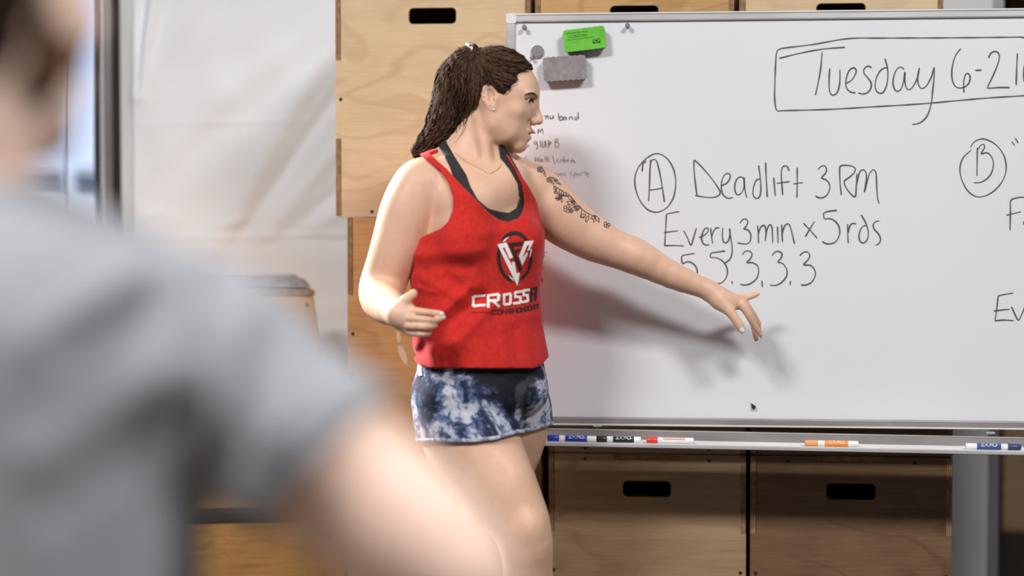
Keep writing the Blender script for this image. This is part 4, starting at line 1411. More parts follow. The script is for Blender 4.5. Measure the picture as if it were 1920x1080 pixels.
folds = [((785, 665), (905, 555), 12, -.010), ((800, 610), (880, 540), 11, .010), ((805, 655), (865, 600), 10, .007), ((835, 665), (935, 560), 11, .007), ((775, 500), (880, 500), 12, -.0055),
         ((780, 478), (905, 470), 11, .004), ((795, 525), (860, 560), 9, .004), ((925, 700), (900, 635), 8, -.003), ((950, 700), (940, 620), 8, .003), ((975, 700), (962, 620), 7, -.003),
         ((1000, 700), (985, 620), 7, .003), ((880, 700), (850, 640), 9, .004), ((852, 700), (830, 655), 8, -.003), ((788, 580), (800, 510), 8, -.005), ((785, 540), (815, 548), 6, .004),
         ((798, 700), (794, 630), 7, -.002), ((818, 700), (806, 640), 7, .003), ((840, 520), (900, 560), 12, -.006), ((915, 610), (1005, 590), 14, .003), ((900, 440), (960, 425), 12, .002)]
def front_back(P):
    ax = np.array(W(900, 500), dtype=P.dtype)
    return (P - ax) @ np.array(T_F, dtype=P.dtype)
def shell_post(off, th, poly, hole=None, seg=None, back_hole=None):
    def post(f, P):
        X, Y, d = project(P)
        f2 = f - off
        if seg:
            f2 = f2 - ridge(X, Y, seg)
        sh = np.maximum(f2 - th, -(f2 + 0.006))
        reg = poly_sd(poly, X, Y)
        if hole is not None:
            hs = poly_sd(hole, X, Y)
            if back_hole is not None:
                hb = poly_sd(back_hole, X, Y)
                hs = np.where(front_back(P) > -0.03, hs, hb)
            reg = np.maximum(reg, -hs)
        return smax(sh, (reg * F32(S0)).astype(F32), 0.002).astype(F32)
    return post
lo2, hi2 = V3((-0.36, -0.85, 0.55)), V3((0.25, 0.0, 1.50))
back_neck = [(800, 240), (830, 300), (870, 318), (910, 318), (950, 300), (960, 240)]
tank = sdf_mesh('tank_top', SH, lo2, hi2, 0.0026, shirt_red, woman, shell_post(0.0065, 0.0014, shirt_poly, neck_poly, folds, back_neck))
tank['label'] = 'red tank top with a black and white chest print'
bra_poly = [(812, 256), (822, 272), (843, 311), (851, 336), (856, 375), (835, 430), (830, 440), (850, 458), (990, 458), (1002, 420), (990, 352), (972, 318), (945, 272), (935, 262)]
bra_hole = [(932, 250), (938, 296), (954, 316), (970, 343), (974.5, 371), (968, 390), (954, 399), (938, 397), (916, 391), (896, 374), (882, 349), (874, 327), (854, 296), (838, 268), (832, 250)]
BR = Field()
torso_group(BR)
bra = sdf_mesh('sports_bra', BR, lo2, hi2, 0.0026, bra_black, woman, shell_post(0.0022, 0.0016, bra_poly, bra_hole))
bra['label'] = 'black sports bra showing inside the neckline'

# shorts
tie = new_mat('tie_dye_fabric', rgb(60, 74, 110), 0.75, 0, 0.25)
g = NG(tie)
v = g.coords((1, 1, 1))
n1 = g.noise(v, 9.0, 5, 0.62, 1.6)
n2 = g.noise(v, 22.0, 4, 0.6, 2.4)
mixf = g.math('ADD', g.math('MULTIPLY', n1, 0.72), g.math('MULTIPLY', n2, 0.28))
colr = g.ramp(mixf, [(0.38, rgb(20, 21, 30)), (0.46, rgb(38, 46, 70)), (0.515, rgb(92, 106, 138)), (0.555, rgb(178, 178, 188)), (0.70, rgb(208, 205, 206))])
colr = g.mix(g.math('MULTIPLY', g.n('ShaderNodeAttribute', attribute_name='dark_dye').outputs['Fac'], 0.92), colr, rgb(18, 18, 24))
g.color(colr)
g.bump(g.noise(v, 300, 3), 0.15, 0.0008)
hem_mat = new_mat('hem_fabric', rgb(150, 158, 176), 0.8)
g = NG(hem_mat)
g.color(g.ramp(g.noise(g.coords((1, 1, 1)), 24, 4, 0.6, 1.5), [(0.4, rgb(92, 102, 130)), (0.6, rgb(186, 188, 198))]))
SF = Field()
SF.add(torso, 0.02); legs_group(SF, False)
shorts_poly = [(730, 655), (1075, 655), (1075, 790), (1029, 799), (1005, 807), (979, 812.5), (970, 813), (930, 825), (880, 830), (800, 829), (730, 829)]
hem_poly = [(730, 821), (800, 821), (880, 822), (930, 817), (970, 805), (979, 804.5), (1005, 799), (1029, 791), (1075, 780), (1075, 790), (1029, 799), (1005, 807), (979, 812.5), (970, 813), (930, 825), (880, 830), (800, 829), (730, 829)]
lo3, hi3 = V3((-0.36, -0.85, 0.55)), V3((0.25, 0.05, 1.0))
sfold = [((880, 700), (990, 790), 6, .002), ((900, 760), (960, 790), 5, -.002), ((974, 818), (988, 765), 6, -.006), ((985, 740), (940, 720), 8, .002), ((830, 740), (930, 735), 6, .002)]
shorts = sdf_mesh('shorts', SF, lo3, hi3, 0.0026, tie, woman, shell_post(0.0042, 0.0016, shorts_poly, None, sfold))
_co = np.empty(len(shorts.data.vertices) * 3, dtype=F32); shorts.data.vertices.foreach_get('co', _co); _co = _co.reshape(-1, 3)
_X, _Y, _d = project(_co)
_sd = poly_sd([(866, 690), (1002, 690), (1012, 700), (1000, 730), (986, 792), (972, 772), (955, 752), (925, 728), (890, 716)], _X, _Y)
_at = shorts.data.attributes.new('dark_dye', 'FLOAT', 'POINT')
_at.data.foreach_set('value', np.clip(0.5 - (_sd + 3 * np.sin(_X * 0.35) + 3 * np.sin(_Y * 0.5 + _X * 0.2)) / 12, 0, 1).astype(F32))
shorts['label'] = 'blue, black and white tie-dye shorts'
sdf_mesh('hem_band', SF, lo3, hi3, 0.0026, hem_mat, shorts, shell_post(0.0062, 0.0014, hem_poly), keep=2)
B_sh = bvh_of(shorts)
vs, fs = fill_poly([(784, 692), (791, 692), (793, 704), (786, 705)], 3)
drape_mesh('label_tag', B_sh, vs, fs, new_mat('tag_white', rgb(225, 225, 228), 0.8), shorts, 0.002)

# shoes (out of the picture)
shoe_m = new_mat('grey_trainer', rgb(96, 98, 104), 0.8)
def shoe(ankle, direction):
    d = Vector(direction).normalized()
    s = d.cross(Vector((0, 0, 1)))
    F = Field()
    a = Vector((ankle.x, ankle.y, 0.0))
    F.chain([a - d * 0.035 + Vector((0, 0, 0.035)), a + d * 0.06 + Vector((0, 0, 0.036)), a + d * 0.155 + Vector((0, 0, 0.030))], [0.035, 0.043, 0.030], 0.02)
    F.add(Cone(a + Vector((0, 0, 0.05)), a + d * 0.08 + Vector((0, 0, 0.05)), 0.040, 0.034), 0.02)
    def flat(f, P):
        return np.maximum(f, 0.003 - P[:, 2]).astype(F32)
    return sdf_mesh('shoe', F, a + Vector((-0.25, -0.25, -0.005)), a + Vector((0.25, 0.25, 0.13)), 0.005, shoe_m, woman, flat)
za = W(1000, 1330, -0.08); zb = W(842, 1275, 0.25)
shoe(Vector((za.x + 0.02, za.y - 0.01, 0)), T_F)
shoe(Vector((zb.x - 0.01, zb.y + 0.02, 0)), T_F)
# ---- lips tint on the body mesh, eyes, brows, nails, jewellery, prints, tattoo
me = body_o.data
co = np.empty(len(me.vertices) * 3, dtype=F32); me.vertices.foreach_get('co', co); co = co.reshape(-1, 3)
lip = np.minimum(hell(994, 245.8, 0, 8.5, 17, 4.2, -0.35)(co), hell(986.5, 259.5, 0, 8.0, 14.5, 5.0, 0.25)(co))
at = me.attributes.new('lips', 'FLOAT', 'POINT')
at.data.foreach_set('value', np.clip(1.1 - lip / 0.0028, 0, 1).astype(F32))
g = NG(skinW)
an = g.n('ShaderNodeAttribute', attribute_name='lips')
cur = g.b.inputs['Base Color'].links[0].from_socket
g.color(g.mix(an.outputs['Fac'], cur, rgb(150, 84, 76)))
B_body = bvh_of(body_o)
eye_white = new_mat('eye_white', rgb(214, 206, 200), 0.2)
iris_m = new_mat('iris_brown', rgb(40, 28, 22), 0.15)
hair_dark = new_mat('dark_brown_hair', rgb(46, 34, 28), 0.42, 0, 0.5)
for s in (-1, 1):
    c = H(986.0, 191.5, 29 * s)
    bm = bmesh.new()
    bmesh.ops.create_uvsphere(bm, u_segments=24, v_segments=16, radius=10.4 * S0, matrix=Matrix.Translation(c))
    eb = bm_obj('eyeball', bm, eye_white, woman, True)
    look = (H_F + Vector((0, 0, -0.28)) + H_R * 0.10 * s).normalized()
    bm = bmesh.new()
    bmesh.ops.create_uvsphere(bm, u_segments=20, v_segments=12, radius=5.6 * S0)
    for v_ in bm.verts:
        v_.co.z *= 0.35
    bmesh.ops.transform(bm, matrix=Matrix.Translation(c + look * 9.3 * S0) @ look.to_track_quat('Z', 'Y').to_matrix().to_4x4(), verts=bm.verts[:])
    bm_obj('iris', bm, iris_m, eb, True)
def draped_tube(name, bvh, pts, rads, mat, parent, lift=0.0005, n=6, step=1.5):
    path = smooth_path(pts, step)
    P = [drape(bvh, q[0], q[1], lift) for q in path]
    P = [p for p in P if p is not None]
    m = len(P)
    R = [np.interp(i / max(1, m - 1), np.linspace(0, 1, len(rads)), rads) for i in range(m)]
    return tube_obj(name, P, [float(r) for r in R], mat, parent, n)
draped_tube('eyelashes', B_body, [(983, 185), (988, 185.5), (994, 187), (999, 190), (1001.5, 194)], [0.0005, 0.0014, 0.0018, 0.0016, 0.0006], hair_dark, woman, 0.0010)
draped_tube('eyebrow', B_body, [(983, 178.5), (990, 175.5), (998, 175), (1004, 178), (1007, 182)], [0.0005, 0.0014, 0.0022, 0.0028, 0.0018], hair_dark, woman, 0.0004)
nail_m = new_mat('white_nail_polish', rgb(236, 232, 228), 0.25)
for c, rx, ry, ang in (((827.5, 587.5), 3.6, 3.0, 0.0), ((831.5, 593.5), 3.2, 2.8, -0.4), ((1391.8, 619.5), 6.0, 5.0, 0.9)):
    poly = [(c[0] + rx * math.cos(a) * math.cos(ang) - ry * math.sin(a) * math.sin(ang), c[1] + rx * math.cos(a) * math.sin(ang) + ry * math.sin(a) * math.cos(ang)) for a in [2 * math.pi * k / 14 for k in range(14)]]
    vs, fs = fill_poly(poly, 3)
    drape_mesh('fingernail', B_body, vs, fs, nail_m, woman, 0.0006)
gold = new_mat('thin_gold', rgb(176, 140, 96), 0.3, 0.8)
draped_tube('necklace', B_body, [(853, 286), (868, 299), (880, 306), (896, 314), (906, 319), (914, 325), (921, 325), (934, 317), (940, 308)], [0.0006, 0.0006], gold, woman, 0.0006, 5, 2.5)
ear_m = new_mat('earring_metal', rgb(226, 218, 210), 0.35, 0.5)
for ex, ey, r in ((926, 206, 0.0030), (908, 189, 0.0018), (906, 180, 0.0017)):
    p = drape(B_body, ex, ey, 0.0006)
    if p is not None:
        bm = bmesh.new()
        bmesh.ops.create_icosphere(bm, subdivisions=2, radius=r, matrix=Matrix.Translation(p))
        bm_obj('earring', bm, ear_m, woman, True)

# ---- chest print
B_tank = bvh_of(tank)
pw = new_mat('print_cream', rgb(236, 230, 222), 0.8)
pk = new_mat('print_black', rgb(30, 22, 22), 0.8)
Z = lambda L: [(860 + x / 5.4, 400 + y / 5.4) for x, y in L]
def dpoly(name, polys, mat, lift=0.0012):
    V_, F_ = [], []
    for p in polys:
        vs, fs = fill_poly(p, 4.5)
        b = len(V_); V_ += vs; F_ += [tuple(i + b for i in f) for f in fs]
    return drape_mesh(name, B_tank, V_, F_, mat, tank, lift)
def dstroke(name, strokes, width, mat, lift=0.0012, bvh=None, parent=None):
    V_, F_ = [], []
    for st in strokes:
        w = width
        if isinstance(st, tuple):
            st, w = st
        # straight segments with mitred look
        for a, b in zip(st, st[1:]):
            L = math.hypot(b[0] - a[0], b[1] - a[1]); 
            ux, uy = (b[0] - a[0]) / L, (b[1] - a[1]) / L
            e = w / 2
            p = [(a[0] - ux * e + uy * e, a[1] - uy * e - ux * e), (b[0] + ux * e + uy * e, b[1] + uy * e - ux * e), (b[0] + ux * e - uy * e, b[1] + uy * e + ux * e), (a[0] - ux * e - uy * e, a[1] - uy * e + ux * e)]
            vs, fs = fill_poly(p, 4.0)
            c = len(V_); V_ += vs; F_ += [tuple(i + c for i in f) for f in fs]
    return drape_mesh(name, bvh or B_tank, V_, F_, mat, parent or tank, lift)
# ring: outer and inner ellipse arcs, thicker on top and sides
def ring_arc(a0, a1, n=30):
    out, inn = [], []
    for k in range(n + 1):
        a = math.radians(a0 + (a1 - a0) * k / n)
        out.append((565 + 180 * math.cos(a), 437 + 258 * math.sin(a)))
        inn.append((568 + 148 * math.cos(a), 442 + 222 * math.sin(a)))
    return Z(out), Z(inn)
for a0, a1 in ((-140, -40), (-20, 68), (97, 205)):
    o_, i_ = ring_arc(a0, a1)
    V_, F_ = [], []
    for k in range(len(o_) - 1):
        vs, fs = fill_poly([o_[k], o_[k + 1], i_[k + 1], i_[k]], 5)
        b = len(V_); V_ += vs; F_ += [tuple(i + b for i in f) for f in fs]
    drape_mesh('emblem_ring', B_tank, V_, F_, pk, tank, 0.0012)
dpoly('emblem_letter', [Z([(500, 300), (655, 283), (640, 322), (545, 335), (560, 372), (632, 352), (612, 385), (575, 398), (640, 560), (620, 610)])], pk, 0.0014)
dpoly('emblem_letter', [Z([(388, 315), (480, 296), (548, 445), (512, 462), (462, 345), (440, 350), (598, 640), (590, 735)]), Z([(532, 495), (562, 488), (580, 605), (615, 600), (592, 735), (570, 690)])], pw, 0.0016)
dpoly('emblem_letter', [Z([(668, 283), (756, 275), (715, 372), (690, 376), (712, 322), (690, 326), (640, 452), (690, 385), (695, 412), (640, 528), (608, 432)]), Z([(712, 455), (722, 370), (738, 355), (728, 420)])], pw, 0.0016)
dpoly('emblem_arc', [Z([(438, 290), (470, 255), (514, 236), (480, 265), (462, 286)]), Z([(500, 625), (545, 660), (555, 690), (520, 655)])], pw, 0.0016)
# lettering: strokes in the zoom frame
def letters(name, defs, mat, w):
    dstroke(name, [Z(s) for s in defs], w / 5.4, mat, 0.0015)
letters('lettering', [[(262, 830), (160, 838), (143, 850), (145, 930), (160, 940), (262, 932)],
                      [(300, 945), (302, 832), (392, 822), (403, 835), (400, 872), (388, 882), (318, 888)], [(350, 890), (400, 938)],
                      [(460, 825), (515, 815), (522, 828), (520, 905), (508, 918), (465, 922), (455, 912), (455, 830)],
                      [(630, 790), (575, 800), (568, 812), (570, 845), (620, 848), (622, 895), (610, 905), (558, 912)],
                      [(705, 775), (660, 782), (652, 795), (654, 828), (692, 830), (696, 878), (685, 890), (645, 898)]], pw, 25)
letters('lettering', [[(730, 885), (732, 765), (785, 752)], [(733, 820), (775, 812)], [(772, 870), (780, 762)]], pk, 22)
letters('lettering', [[(135, 1006), (325, 1002)], [(240, 1004), (270, 1004)]], pk, 5)
sm = [[(378, 982), (335, 984), (335, 1020), (378, 1018)], [(392, 982), (430, 978), (432, 1014), (394, 1018), (392, 982)], [(445, 1014), (445, 978), (482, 1010), (482, 972)],
      [(535, 966), (500, 970), (500, 990), (536, 986), (536, 1006), (500, 1010)], [(548, 964), (550, 1008)], [(580, 960), (582, 1004)], [(549, 986), (581, 982)], [(592, 962), (624, 956), (626, 998), (594, 1002), (592, 962)],
      [(634, 954), (636, 996)], [(660, 950), (662, 992)], [(635, 976), (661, 972)], [(670, 948), (694, 943), (696, 986), (672, 990), (670, 948)], [(722, 936), (702, 940), (704, 982), (724, 978)], [(730, 934), (732, 976)], [(754, 928), (732, 956), (756, 970)],
      [(778, 924), (760, 928), (762, 968), (780, 964)], [(761, 948), (777, 945)], [(786, 924), (802, 918)], [(794, 922), (796, 960)]]
letters('lettering', sm, pk, 9)

# ---- floral tattoo on the outer arm
ZT = lambda L: [(1000 + x / 7.7125, 300 + y / 7.7125) for x, y in L]
tat = new_mat('tattoo_ink', rgb(72, 60, 58), 0.7)
tat_s = []
def leaf(x0, y0, x1, y1, w):
    dx, dy = x1 - x0, y1 - y0
    nx_, ny_ = -dy * w, dx * w
    mx, my = (x0 + x1) / 2, (y0 + y1) / 2
    tat_s.append([(x0, y0), (mx + nx_, my + ny_), (x1, y1)]); tat_s.append([(x0, y0), (mx - nx_, my - ny_), (x1, y1)])
for a in ((300, 372, 320, 440, .3), (320, 470, 300, 450, .4), (345, 480, 300, 470, .35), (360, 490, 350, 390, .2), (390, 500, 390, 420, .25), (420, 510, 420, 440, .25), (380, 530, 310, 555, .25), (400, 540, 330, 580, .25), (430, 520, 480, 465, .25), (460, 520, 520, 500, .3), (500, 520, 560, 570, .3), (410, 545, 415, 615, .2),
          (480, 600, 600, 650, .2), (560, 590, 600, 640, .3), (600, 660, 640, 720, .35), (640, 660, 690, 700, .3), (700, 720, 680, 830, .0), (680, 835, 760, 785, .3), (755, 900, 800, 800, .18), (830, 850, 890, 820, .3), (870, 905, 900, 830, .2), (955, 905, 890, 800, .15), (150, 150, 70, 130, .35), (160, 200, 140, 150, .3), (180, 240, 150, 190, .25), (260, 250, 360, 300, .1), (290, 290, 400, 360, .08), (300, 360, 250, 300, .15)):
    leaf(*a)
for cx_, cy_, r_ in ((490, 705, 42), (230, 285, 30), (1065, 935, 36), (565, 605, 16), (545, 735, 26), (625, 705, 26), (100, 140, 34)):
    for k in range(5):
        a = 2 * math.pi * k / 5
        px_, py_ = cx_ + r_ * 0.8 * math.cos(a), cy_ + r_ * 0.8 * math.sin(a)
        tat_s.append([(px_ + r_ * 0.55 * math.cos(t), py_ + r_ * 0.5 * math.sin(t)) for t in [2 * math.pi * j / 7 for j in range(8)]])
tat_s += [[(300, 372), (340, 470), (430, 520), (520, 520), (600, 600), (640, 660), (740, 740), (820, 790), (900, 810), (960, 860)]]
V_, F_ = [], []
for st in tat_s:
    vs, fs = ribbon2d(ZT(st), 1.25, 0.2, 1.6)
    b = len(V_); V_ += vs; F_ += [tuple(i + b for i in f) for f in fs]
for poly in ([(305, 470), (350, 500), (440, 500), (500, 520), (420, 530), (380, 580), (310, 555), (380, 525)], [(560, 680), (630, 650), (600, 700)], [(690, 830), (750, 800), (720, 830)]):
    vs, fs = fill_poly(ZT(poly), 3)
    b = len(V_); V_ += vs; F_ += [tuple(i + b for i in f) for f in fs]
tt = drape_mesh('tattoo', B_body, V_, F_, tat, woman, 0.0005)
tt['label'] = 'floral line tattoo along the upper arm'
tt['kind'] = 'stuff'

# ---- hair
def hair_material(name, c0, c1, tone=False):
    m = new_mat(name, c0, 0.7, 0, 0.06)
    g = NG(m)
    if tone:
        f = g.n('ShaderNodeAttribute', attribute_name='tone').outputs['Fac']
    else:
        f = g.noise(g.coords((1, 1, 1)), 60, 3, 0.6, 1.0)
    g.color(g.ramp(f, [(0.3, c0), (0.85, c1)]))
    return m
hmat = hair_material('wavy_brown_hair', rgb(38, 27, 22), rgb(66, 48, 38))
hstr = hair_material('hair_lock', rgb(34, 24, 19), rgb(98, 72, 54), True)
HR = Field()
HR.add(hell(929, 165, 0, 80.5, 66, 79.5), 0.02)
cap_poly = [(1008, 141), (1003, 133), (990, 131), (977, 134), (968, 142), (972, 150), (962, 158), (956, 166), (945, 178), (934, 174), (922, 160), (908, 160), (901, 170), (899, 190), (893, 208), (882, 226), (862, 250), (838, 268), (780, 300), (780, 50), (1020, 50)]
def cap_post(f, P):
    X, Y, d = project(P)
    sh = np.maximum(f, -(f + 0.012))
    # gentle combed grooves towards the hair tie
    ang = np.arctan2(Y - 95, X - 886)
    sh = sh + (0.0012 * np.sin(ang * 46) + 0.0008 * np.sin(ang * 97 + 1.3)).astype(F32)
    return smax(sh, (poly_sd(cap_poly, X, Y) * F32(S0)).astype(F32), 0.006).astype(F32)
hair = sdf_mesh('hair', HR, H(830, 300) + Vector((-0.05, -0.14, -0.02)), H(1020, 70) + Vector((0.05, 0.14, 0.03)), 0.0026, hmat, woman, cap_post)
hair['label'] = 'dark brown wavy hair gathered in a high ponytail'
PT = Field()
tail = [(884, 98), (866, 112), (850, 140), (846, 175), (842, 208), (826, 244), (800, 274), (776, 289)]
tail_r = [12, 18, 25, 30, 32, 27, 18, 7]
PT.chain([H(x, y, 6) for x, y in tail], [r * S0 for r in tail_r], 0.02)
def tail_post(f, P):
    X, Y, d = project(P)
    w = 0.0022 * np.sin(X * 0.42 - Y * 0.12 + 2 * np.sin(Y * 0.07)) + 0.0016 * np.sin(X * 0.9 + Y * 0.1 + d * 300)
    return (f + w).astype(F32)
PT.chain([H(892, 100, 10), H(878, 125, 10), H(874, 165, 10), H(868, 205, 6)], [13 * S0, 24 * S0, 28 * S0, 24 * S0], 0.02)
pony = sdf_mesh('ponytail', PT, H(760, 310) + Vector((-0.04, -0.12, -0.02)), H(920, 80) + Vector((0.06, 0.12, 0.03)), 0.0026, hmat, hair, tail_post)
# hair tie
c = H(887, 94, 16)
bm = bmesh.new()
ax = (H_F * 0.75 + Vector((0, 0, 0.66))).normalized()
u_ = ax.orthogonal().normalized(); w_ = ax.cross(u_)
add_tube(bm, [c + (u_ * math.cos(t) + w_ * math.sin(t)) * (0.0165 + 0.002 * math.sin(9 * t)) + ax * 0.003 * math.cos(9 * t) for t in [2 * math.pi * k / 72 for k in range(73)]], 0.0030, 6)
bm_obj('hair_tie', bm, ear_m, woman, True)
# locks
B_hair = bvh_of(hair, pony)
B_all = Multi([B_hair, B_body])
rs = np.random.RandomState(4)
SV, SFc, ST = [], [], []
def lock(P, r0, r1):
    tone_ = rs.rand()
    n = 3
    b = len(SV); m = len(P)
    for i, p in enumerate(P):
        t = (P[min(i + 1, m - 1)] - P[max(i - 1, 0)]).normalized()
        a = t.cross(TOC)
        a = a.normalized() if a.length > 1e-4 else t.orthogonal().normalized()
        c_ = t.cross(a)
        f_ = i / (m - 1)
        r = (r0 * (1 - f_) + r1 * f_) * (0.45 + 0.55 * math.sin(math.pi * min(1, 0.15 + 0.85 * f_)) if f_ < 0.9 else 0.5)
        for k in range(n):
            an_ = 2 * math.pi * k / n
            SV.append(p + (a * math.cos(an_) + c_ * math.sin(an_)) * r); ST.append(tone_)
    for i in range(m - 1):
        for k in range(n):
            SFc.append((b + i * n + k, b + i * n + (k + 1) % n, b + (i + 1) * n + (k + 1) % n, b + (i + 1) * n + k))
hairline = [(1007, 137), (1004, 128), (995, 112), (980, 101), (962, 92), (985, 132), (970, 142), (972, 150), (960, 160), (952, 172), (940, 176), (928, 166), (914, 160), (902, 170), (898, 195), (888, 215), (870, 238), (850, 258)]
for k in range(620):
    i = rs.randint(0, len(hairline) - 1)
    t = rs.rand()
    s0 = np.array(hairline[i]) * (1 - t) + np.array(hairline[i + 1]) * t if i not in (4,) else np.array(hairline[i])
    e0 = np.array((886, 97)) + rs.randn(2) * (4, 4)
    s0 = s0 + (s0 - e0) / np.linalg.norm(s0 - e0) * rs.uniform(-3, 4.5 if 4 < i < 13 else 1.0)
    st = rs.rand() * 0.55
    bend = rs.randn() * 5
    path = []
    for j in range(11):
        q = st + (1 - st) * j / 10
        p = s0 * (1 - q) + e0 * q
        dv = e0 - s0
        nn = np.array((-dv[1], dv[0])) / (np.linalg.norm(dv) + 1e-6)
        p = p + nn * (math.sin(math.pi * q) * (bend - 9 * (1 if s0[0] > 930 else -1)) + 1.2 * math.sin(q * 17 + k))
        h_ = drape(B_all, p[0], p[1], 0.0006 + 0.0016 * rs.rand())
        if 904 < p[0] < 936 and 161 < p[1] < 214:
            path = []
            break
        if h_ is not None:
            path.append(h_)
    if len(path) > 5 and max((path[i] - path[i - 1]).length for i in range(1, len(path))) < 0.03:
        lock(path, 0.0013, 0.0010)
tl_ = np.array(tail, float); tr_ = np.array(tail_r, float)
cum = np.concatenate([[0], np.cumsum(np.linalg.norm(np.diff(tl_, axis=0), axis=1))]); cum /= cum[-1]
for k in range(900):
    off = rs.uniform(-1.08, 1.08)
    t0 = max(0, rs.uniform(-0.25, 0.6)); t1 = min(1.03, t0 + rs.uniform(0.25, 0.6))
    lf = rs.rand(); ph = rs.rand() * 6; am = rs.uniform(1.0, 4.2); fr = rs.uniform(16, 30)
    path = []
    for j in range(15):
        q = t0 + (t1 - t0) * j / 14
        cx_ = np.interp(q, cum, tl_[:, 0]); cy_ = np.interp(q, cum, tl_[:, 1]); rr = np.interp(q, cum, tr_)
        q2 = min(1, q + 0.03); q1 = max(0, q - 0.03)
        tv = np.array((np.interp(q2, cum, tl_[:, 0]) - np.interp(q1, cum, tl_[:, 0]), np.interp(q2, cum, tl_[:, 1]) - np.interp(q1, cum, tl_[:, 1])))
        tv /= np.linalg.norm(tv) + 1e-6
        nn = np.array((-tv[1], tv[0]))
        ext = 1 + 0.35 * max(0, q - 0.7)
        p = np.array((cx_, cy_)) + nn * (off * rr * ext + am * math.sin(ph + fr * q) * min(1, 3 * q + 0.2)) + (tv * (q - 1) * 60 if q > 1 else 0)
        h_ = drape(B_hair, p[0], p[1], 0.001 + 0.005 * lf) if abs(off) < 0.93 else None
        if h_ is None or (h_ - CAM).dot(FWD) > D0 + HD + 0.05:
            h_ = H(p[0], p[1], 8 + 14 * math.sin(ph))
        path.append(h_)
    ok = all((path[i] - path[i - 1]).length < 0.035 for i in range(1, len(path)))
    if ok:
        lock(path, 0.0017, 0.0010)
# a few loose wisps at the nape and temple
for pts in ([(880, 212), (876, 228), (872, 244), (862, 258)], [(872, 236), (866, 252), (858, 262), (852, 270)], [(960, 158), (968, 154), (976, 152)], [(958, 164), (966, 160), (972, 158)], [(948, 178), (955, 172), (962, 166)], [(790, 262), (778, 276), (766, 292), (760, 296)], [(800, 270), (785, 285), (770, 297)], [(822, 160), (812, 180), (816, 196)]):
    path = []
    for q in smooth_path(pts, 2.5):
        h_ = drape(B_body, q[0], q[1], 0.002)
        path.append(h_ if h_ is not None and (h_ - CAM).dot(FWD) < D0 + 0.06 else H(q[0], q[1], 20))
    lock(path, 0.0006, 0.0004)
locks = mesh_obj('hair_locks', SV, SFc, hstr, hair, True)
locks['kind'] = 'stuff'
at = locks.data.attributes.new('tone', 'FLOAT', 'POINT')
at.data.foreach_set('value', np.array(ST, dtype=F32))
# ------------------------------------------------------------------ seated athlete close to the camera
DM = 1.45
SM = DM / FPX
def Q(px, py, dd=0.0):
    return at_depth(px, py, DM + dd)
M_F = HF * math.cos(math.radians(18)) + RGT * math.sin(math.radians(18))     # faces the board
M_R = Vector((M_F.y, -M_F.x, 0))                                          # his right
man = empty('person', (Q(-60, 800).x, Q(-60, 800).y, 0.0), 'person in a light grey T-shirt seated with their back to the camera', 'person')
skinM = skin_mat('tanned_skin', rgb(240, 206, 186), rgb(232, 194, 172), rgb(220, 174, 152))
neck0 = Q(-95, 330, 0.03)
hipz = 0.645
hip = Vector((neck0.x - M_F.x * 0.02, neck0.y - M_F.y * 0.02, hipz))
shoR = Q(392, 662, 0.0); elbR = Q(850, 1085, -0.03)
handR = elbR + M_F * 0.21 + Vector((0, 0, -0.13)) - M_R * 0.03
shoL = shoR - M_R * 0.40
elbL = shoL - M_R * 0.13 + Vector((0, 0, -0.24))
handL = elbL + M_F * 0.22 + Vector((0, 0, -0.08)) + M_R * 0.06
MB_ = Field()
up = Vector((0, 0, 1))
def man_torso(F, g_):
    F.chain([hip, hip * 0.5 + (neck0 + Vector((0, 0, -0.12))) * 0.5, neck0 + Vector((0, 0, -0.13))], [0.125 + g_, 0.118 + g_, 0.118 + g_], 0.05)
    for s in (-1, 1):
        F.add(Cone(hip + M_R * 0.075 * s, neck0 + M_R * 0.085 * s + Vector((0, 0, -0.16)), 0.105 + g_, 0.11 + g_), 0.06)
    F.add(Cone(neck0 + Vector((0, 0, -0.055)), shoR + Vector((0, 0, 0.012)), 0.058 + g_, 0.058 + g_), 0.05)
    F.add(Cone(neck0 + Vector((0, 0, -0.055)), shoL + Vector((0, 0, 0.012)), 0.058 + g_, 0.058 + g_), 0.05)
man_torso(MB_, -0.012)
MB_.chain([shoR, shoR * 0.5 + elbR * 0.5, elbR * 0.8 + shoR * 0.2, elbR], [0.050, 0.062, 0.058, 0.050], 0.03)
MB_.chain([elbR, elbR * 0.6 + handR * 0.4, handR], [0.050, 0.044, 0.028], 0.015)
MB_.chain([shoL, shoL * 0.5 + elbL * 0.5, elbL], [0.058, 0.056, 0.045], 0.03)
MB_.chain([elbL, elbL * 0.6 + handL * 0.4, handL], [0.045, 0.043, 0.028], 0.015)
for hnd, sg in ((handR, 1), (handL, -1)):
    fd = (M_F * 0.9 + Vector((0, 0, -0.35))).normalized()
    MB_.chain([hnd, hnd + fd * 0.045, hnd + fd * 0.085], [0.028, 0.034, 0.028], 0.01)
    for k, (ln, wd) in enumerate(((0.070, -0.030), (0.080, -0.010), (0.074, 0.010), (0.058, 0.029))):
        b0 = hnd + fd * 0.085 + M_R * wd
        MB_.chain([b0, b0 + fd * ln * 0.5, b0 + fd * ln * 0.95 + Vector((0, 0, -0.02))], [0.0105, 0.0095, 0.008], 0.004)
    b0 = hnd + fd * 0.03 - M_R * 0.03 * sg
    MB_.chain([b0, b0 + fd * 0.035 - M_R * 0.022 * sg, b0 + fd * 0.065 - M_R * 0.026 * sg], [0.014, 0.0115, 0.0095], 0.006)
